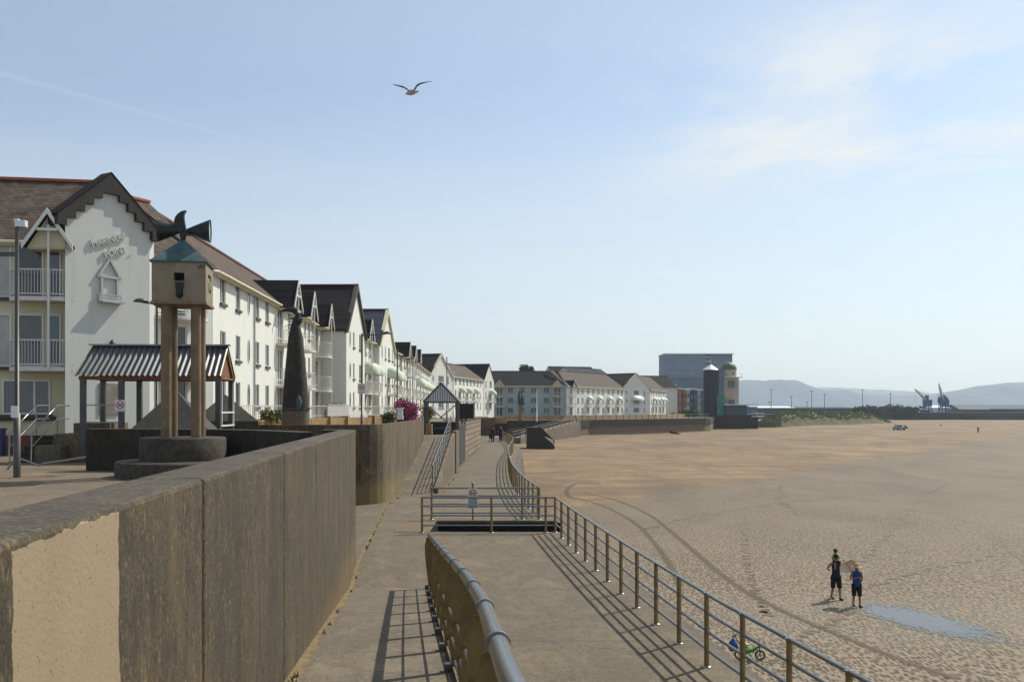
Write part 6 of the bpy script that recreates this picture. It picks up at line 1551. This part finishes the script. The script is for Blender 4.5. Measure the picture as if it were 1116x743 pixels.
b = MB(); b.tube([(.0, 0, .46), (.14, 0, .48), (.26, 0, .46)], [.05, .06, .03], 10); b.build('saddle', 'bike_lime', bk)
b = MB(); b.tube([(.28, 0, .12), (.34, 0, .18)], .05, 8); b.build('guard', 'bike_lime', bk)
b = MB(); b.tube([(.60, 0, .16), (.57, 0, .50), (.55, 0, .60)], .018, 8); b.tube([(.55, -.17, .62), (.55, .17, .62)], .016, 8); b.build('handlebar', 'dark_metal', bk)
b = MB(); b.tube([(.12, .02, .26), (-.10, .02, .62), (-.17, .02, .74)], .015, 8); b.tube([(-.22, .02, .72), (-.10, .02, .76)], .02, 8); b.build('push_handle', 'dark_metal', bk)
b = MB(); b.lathe([(0, -.02), (.10, 0), (.155, .08), (.15, .20), (.08, .32), (.02, .38), (.015, .46)], 14, (-.22, 0, 0)); b.tube([(-.24, .0, .40), (-.19, .02, .50)], .012, 6)
o = b.build('drawstring_bag', 'bag_blue', None, p + Vector((0, 0, .28))); tag(o, 'dark blue drawstring bag hanging from the handle of the small bike', 'bag')

# ================================================================== PEOPLE
def skin_mesh(name, joints, edges, mat, parent, sub=2):
    me = bpy.data.meshes.new(name); me.from_pydata([j[0] for j in joints], edges, []); me.materials.append(M[mat])
    o = bpy.data.objects.new(name, me); COL.objects.link(o); o.parent = parent
    sk = o.modifiers.new('skin', 'SKIN'); sk.use_smooth_shade = True
    for i, j in enumerate(joints):
        r = j[1]; me.skin_vertices[0].data[i].radius = r if isinstance(r, tuple) else (r, r); me.skin_vertices[0].data[i].use_root = (i == 0)
    s_ = o.modifiers.new('subdiv', 'SUBSURF'); s_.levels = sub; s_.render_levels = sub
    return o
def person(name, loc, H, facing, label, top, bottom, shorts=True, arms=((-.1, .0, -.25), (.1, .0, -.25)), stride=.18, hat=None, hair='hair_dark', long_hair=False, elbows=None, group=None, leg_cut=.5, sleeves=True):
    """facing: rotation about z; body looks along +y in local space.  arms: hand offsets from the shoulder (x out, y forward, z)"""
    root = empty(name, loc, facing, label, 'person', group); k = H / 1.75
    J = []; E = []
    def j(p, r, par=None):
        J.append((tuple(c * k for c in p), tuple(x * k for x in r) if isinstance(r, tuple) else r * k)); i = len(J) - 1
        if par is not None: E.append((par, i))
        return i
    pel = j((0, 0, .95), (.135, .10)); w_ = j((0, .01, 1.12), (.12, .09), pel); ch = j((0, .01, 1.32), (.15, .10), w_); sh_ = j((0, 0, 1.44), (.10, .075), ch)
    nk = j((0, .01, 1.52), .052, sh_); hd = j((0, .03, 1.62), (.082, .095), nk); tp = j((0, .025, 1.71), (.07, .08), hd)
    hands = []
    for s_, a in zip((-1, 1), arms):
        so_ = j((s_ * .19, 0, 1.42), .055, sh_)
        hx = (s_ * .19 + a[0], a[1], 1.42 + a[2])
        mid = Vector(((s_ * .19 + hx[0]) / 2 + s_ * .05, hx[1] / 2 - .06, (1.42 + hx[2]) / 2 - .03)) if not elbows else Vector(elbows[0 if s_ < 0 else 1])
        e_ = j(tuple(mid), .042, so_); wr = j(hx, .028, e_); d = (Vector(hx) - mid).normalized(); hn = j(tuple(Vector(hx) + d * .07), (.038, .022), wr); j(tuple(Vector(hx) + d * .15), (.022, .014), hn); hands.append(Vector(hx) + d * .09)
    feet = []
    for s_, st in ((-1, stride), (1, -stride)):
        hp = j((s_ * .095, 0, .90), .092, pel); kn = j((s_ * .10, st * .45 + .03, .50), .06, hp); an = j((s_ * .10, st, .09 + (0.04 if st < 0 else 0)), .038, kn); ft = j((s_ * .11, st + .13, .035 + (0.0)), (.042, .03), an)
        feet.append((kn, an, ft, hp))
    skin_mesh('body', J, E, 'skin', root)
    # face
    b = MB(); b.tube([(0, .115 * k, 1.635 * k), (0, .14 * k, 1.60 * k)], [.008 * k, .016 * k], 6); b.build('nose', 'skin', root)
    b = MB()
    for s_ in (-1, 1): b.lathe([(0, -.008), (.009, 0), (0, .008)], 6, (s_ * .032 * k, .118 * k, 1.64 * k))
    b.build('eyes', 'hair_dark', root)
    for s_ in (-1, 1): b = MB(); b.lathe([(0, -.03), (.015, -.01), (.015, .02), (0, .03)], 6, (s_ * .09 * k, .02 * k, 1.63 * k)); b.build('ear', 'skin', root)
    # hair
    b = MB(); b.lathe([(.094, -.02), (.100, .03), (.085, .09), (.05, .125), (0, .135)], 14, (0, .005, 1.635 * k)); 
    if long_hair: b.tube([(0, -.07 * k, 1.66 * k), (0, -.09 * k, 1.5 * k)], [.08 * k, .05 * k], 10)
    b.build('hair', hair, root)
    # top: rings round the trunk
    def rings(nm, mat, rs, n=18):
        b = MB(); vs = []
        for (x, y, z, rx, ry) in rs:
            for i in range(n): t_ = 2 * pi * i / n; vs.append(((x + rx * cos(t_)) * k, (y + ry * sin(t_)) * k, z * k))
        b.add(vs, [(a * n + i, a * n + (i + 1) % n, (a + 1) * n + (i + 1) % n, (a + 1) * n + i) for a in range(len(rs) - 1) for i in range(n)], True)
        return b.build(nm, mat, root)
    rings('top', top, [(0, 0, .86, .178, .135), (0, 0, .98, .172, .132), (0, .01, 1.14, .158, .122), (0, .01, 1.30, .182, .132), (0, 0, 1.42, .185, .115), (0, 0, 1.475, .12, .085), (0, .005, 1.50, .07, .066)])
    if sleeves:
        for s_ in (0, 1):
            a = Vector(J[[i for i, q in enumerate(J) if False][0]][0]) if False else None
            so_i = 7 + s_ * 5; p0 = Vector(J[so_i][0]); p1 = p0.lerp(Vector(J[so_i + 1][0]), .62); b = MB(); b.tube([p0 + Vector((0, 0, .01)), p0.lerp(p1, .5), p1], [.075 * k, .07 * k, .066 * k], 12); b.build('sleeve', top, root)
    for (kn, an, ft, hp), s_ in zip(feet, (-1, 1)):
        P0 = Vector(J[hp][0]) + Vector((0, 0, .04 * k)); Pk = Vector(J[kn][0]); Pa = Vector(J[an][0])
        end = Pk if shorts else Pa
        pts = [P0, P0.lerp(Pk, .5), Pk + Vector((0, 0, .03 if shorts else 0))] + ([] if shorts else [Pk.lerp(Pa, .5), Pa])
        if shorts: pts.append(Pk.lerp(Pa, .12))
        b = MB(); b.tube(pts, ([.118, .108, .092, .09] if shorts else [.115, .10, .082, .07, .065]) if False else [r_ * k for r_ in ([.118, .108, .092, .09] if shorts else [.115, .10, .082, .07, .065])], 14); b.build('trouser_leg', bottom, root)
        b = MB(); F_ = Vector(J[ft][0]); b.tube([Pa + Vector((0, -.05, -.035)) * k, Pa.lerp(F_, .5) + Vector((0, 0, -.01)) * k, F_ + Vector((0, .06, 0)) * k], [.042 * k, .05 * k, .034 * k], 10); b.build('shoe', 'black_rubber', root)
    if hat:
        b = MB(); b.lathe([(.0, .13), (.075, .12), (.10, .06), (.105, .0), (.20, -.02), (.21, -.03), (.10, -.02)] if hat == 'straw' else [(0, .13), (.08, .11), (.108, .04), (.11, -.01)], 20, (0, .015 * k, 1.665 * k)); 
        if hat != 'straw': b.vpoly([(-.07, .1, 1.66 * k), (.07, .1, 1.66 * k), (.05, .2, 1.65 * k), (-.05, .2, 1.65 * k)], (0, 0, .012))
        b.build('hat', hat, root)
    return root, k, hands
def ground(px, py):
    y = 7.7 * F / (py - 445); 
    for _ in range(5): x = (px - 558) / F * y; y = (3.75 - sand_z(x, y)) * F / (py - 445)
    x = (px - 558) / F * y; return Vector((x, y, sand_z(x, y)))
g1 = ground(911, 652.5)
person('person', g1, 1.80, R(190), 'man in black vest and shorts walking over the sand with a child on his shoulders', 'cloth_navy', 'cloth_black', True, arms=((-.10, .10, .02), (.16, .05, -.22)), elbows=((-.34, .04, 1.20), (.36, -.02, 1.22)), stride=.16, hat='cloth_black', sleeves=False)
# the child sits astride his shoulders
ch = empty('person', g1 + Vector((0, 0, 1.42)), R(190), 'small child in a green shirt riding on the shoulders of the man in black', 'person')
J = [((0, -.06, .12), (.09, .075)), ((0, -.07, .26), (.095, .07)), ((0, -.06, .36), (.07, .055)), ((0, -.05, .43), .035), ((0, -.03, .50), .068), ((0, -.03, .57), .055),
     ((-.11, -.05, .34), .035), ((-.15, .02, .22), .026), ((-.09, .10, .24), .02), ((-.07, .13, .25), .018), ((.11, -.05, .34), .035), ((.15, .02, .22), .026), ((.09, .10, .24), .02), ((.07, .13, .25), .018),
     ((-.10, .0, .08), .055), ((-.13, .15, .06), .045), ((-.12, .17, -.16), .032), ((-.12, .21, -.20), .028), ((.10, .0, .08), .055), ((.13, .15, .06), .045), ((.12, .17, -.16), .032), ((.12, .21, -.20), .028)]
skin_mesh('body', J, [(0, 1), (1, 2), (2, 3), (3, 4), (4, 5), (2, 6), (6, 7), (7, 8), (8, 9), (2, 10), (10, 11), (11, 12), (12, 13), (0, 14), (14, 15), (15, 16), (16, 17), (0, 18), (18, 19), (19, 20), (20, 21)], 'skin', ch)
b = MB(); b.lathe([(.115, .06), (.115, .18), (.12, .30), (.09, .38), (.045, .41)], 16, (0, -.06, 0)); b.tube([(-.08, -.05, .35), (-.16, .0, .25)], [.055, .04], 10); b.tube([(.08, -.05, .35), (.16, .0, .25)], [.055, .04], 10); b.build('shirt', 'cloth_green', ch)
b = MB(); b.tube([(-.05, -.04, .10), (-.13, .14, .07)], [.08, .06], 10); b.tube([(.05, -.04, .10), (.13, .14, .07)], [.08, .06], 10); b.build('shorts', 'cloth_black', ch)
b = MB(); b.lathe([(.075, .49), (.082, .54), (.07, .60), (.03, .63), (0, .635)], 14, (0, -.04, 0)); b.vpoly([(-.05, .03, .54), (.05, .03, .54), (.04, .11, .535), (-.04, .11, .535)], (0, 0, .01)); b.build('cap', 'cloth_black', ch)
g2 = ground(933.5, 660.5)
wr, k2, hands = person('person', g2, 1.66, R(183), 'woman in a blue vest, black leggings and straw hat beside the pool of water', 'cloth_blue', 'cloth_black', True, arms=((.06, .02, -.55), (-.12, .14, -.22)), elbows=((-.26, -.05, 1.14), (.27, .02, 1.14)), stride=.10, hat='straw', sleeves=False)
# parasol carried between them: ribbed canopy, shaft and crook handle
hand_w = g2 + Vector((-.10, -.08, 1.16))
top_ = g2 + Vector((-.20, .62, 1.62)); ax = (top_ - hand_w).normalized()
um = empty('parasol', hand_w, 0, 'cream parasol tilted over the shoulder of the woman in blue', 'parasol')
rot = ax.to_track_quat('Z', 'Y').to_matrix().to_4x4(); b = MB(); n = 8; vs = []; RR = .36
for i in range(7):
    r_ = RR * i / 6
    for j in range(n * 3):
        a = 2 * pi * j / (n * 3); sag = 1 - .06 * abs(sin(a * n / 2)) * 0 - .05 * (1 - abs(cos(a * n / 2)))
        vs.append(rot @ Vector((r_ * sag * cos(a), r_ * sag * sin(a), -.22 * (i / 6) ** 1.8 + (top_ - hand_w).length)))
m = n * 3; b.add(vs, [(i * m + j, i * m + (j + 1) % m, (i + 1) * m + (j + 1) % m, (i + 1) * m + j) for i in range(6) for j in range(m)], False); b.build('canopy', 'parasol', um)
b = MB(); b.tube([rot @ Vector((0, 0, -.12)), rot @ Vector((0, 0, (top_ - hand_w).length + .06))], .010, 8); b.build('shaft', 'dark_metal', um)
# walkers at the far end of the lower promenade
gp = lambda px, Y: Vector(((px - 558) / F * Y, Y, 0.0))
person('person', gp(537, 112), 1.72, R(10), 'walker in black pushing a small pushchair at the far end of the lower promenade', 'cloth_black', 'cloth_black', False, arms=((.02, .3, -.35), (-.02, .3, -.35)), elbows=((-.24, .02, 1.16), (.24, .02, 1.16)))
person('person', gp(545.5, 113), 1.78, R(-5), 'walker in dark blue beside the one with the pushchair', 'cloth_navy', 'cloth_navy', False, elbows=((-.25, -.04, 1.16), (.25, -.04, 1.16)), arms=((-.08, .03, -.55), (.08, .03, -.55)))
pc = empty('pushchair', gp(535.2, 111.4), R(10), 'small dark pushchair in front of the walker in black', 'pushchair')
b = MB(); b.tube([(-.2, .3, .9), (-.2, .0, .35), (-.2, -.25, .12)], .02, 6); b.tube([(.2, .3, .9), (.2, .0, .35), (.2, -.25, .12)], .02, 6); b.tube([(-.2, .3, .9), (.2, .3, .9)], .02, 6); b.build('frame', 'dark_metal', pc)
b = MB(); b.box(-.19, .19, -.2, .15, .38, .44); b.box(-.19, .19, .12, .17, .44, .85); b.build('seat', 'cloth_black', pc)
for x in (-.22, .22):
    for y in (-.25, .2): b = MB(); b.tube([(x - .015, y, .09), (x + .015, y, .09)], .09, 12); b.build('wheel', 'black_rubber', pc)
b = MB(); b.box(-.16, .16, -.1, .1, 0, .95); b.lathe([(.16, .95), (.05, 1.05), (0, 1.06)], 8); o = b.build('white_bag', 'white_paint', None, gp(541.5, 112.2)); o.scale = (.75, .75, .62); tag(o, 'white bag carried between the two distant walkers', 'bag')
# lone figures far out on the sand
for px, py, Yh, c_, lab in ((1066, 471.5, 1.7, 'cloth_red', 'distant lone figure in red near the waterline'), (1025.5, 464.8, 1.2, 'cloth_navy', 'tiny crouching figure on the sand before the quay wall')):
    person('person', ground(px, py), Yh, R(160), lab, c_, 'cloth_black', False, arms=((-.08, .03, -.55), (.08, .03, -.55)))

# ================================================================== GULL
gY = 34; gc = at(447.5, 101, gY); s_ = gY / F
gu = empty('gull', gc, 0, 'gull gliding with raised wings in the empty sky', 'bird')
b = MB(); b.tube([(-.16, -.05, -.06), (-.10, -.03, -.04), (0, 0, 0), (.10, .04, .03), (.20, .07, .05), (.28, .1, .08)], [.018, .055, .10, .085, .04, .012], 12)
def wing(pts, ws, mat_i):
    b.cur = mat_i; vs = []
    for (x, z), w_ in zip(pts, ws):
        vs += [(x, -w_ * .5, z - .004), (x, w_ * .5, z + .010), (x + .01, -w_ * .4, z + .014)]
    b.add(vs, [(3 * i + a, 3 * i + c, 3 * i + 3 + c, 3 * i + 3 + a) for i in range(len(pts) - 1) for a, c in ((0, 1), (1, 2), (2, 0))], False)
    b.add(vs[-3:], [(0, 1, 2)])
W_ = lambda px, py: ((px - 447.5) * s_, (101 - py) * s_)
wing([W_(446.5, 100.5), W_(444, 98), W_(440, 95.5), W_(435, 94.2), W_(430, 93), W_(427.5, 92.5)], [.26, .27, .24, .18, .10, .03], 1)
wing([W_(449.5, 101), W_(452, 97.5), W_(454.5, 93.5), W_(458.5, 91.4), W_(464, 90.2), W_(470.5, 89)], [.26, .27, .24, .18, .10, .03], 2)
b.build('body', ['gull_white', 'gull_grey', 'gull_dark'], gu)
b = MB(); b.tube([(-.15, -.05, -.06), (-.20, -.06, -.075)], [.014, .003], 8); b.build('beak', 'crane_tan', gu)
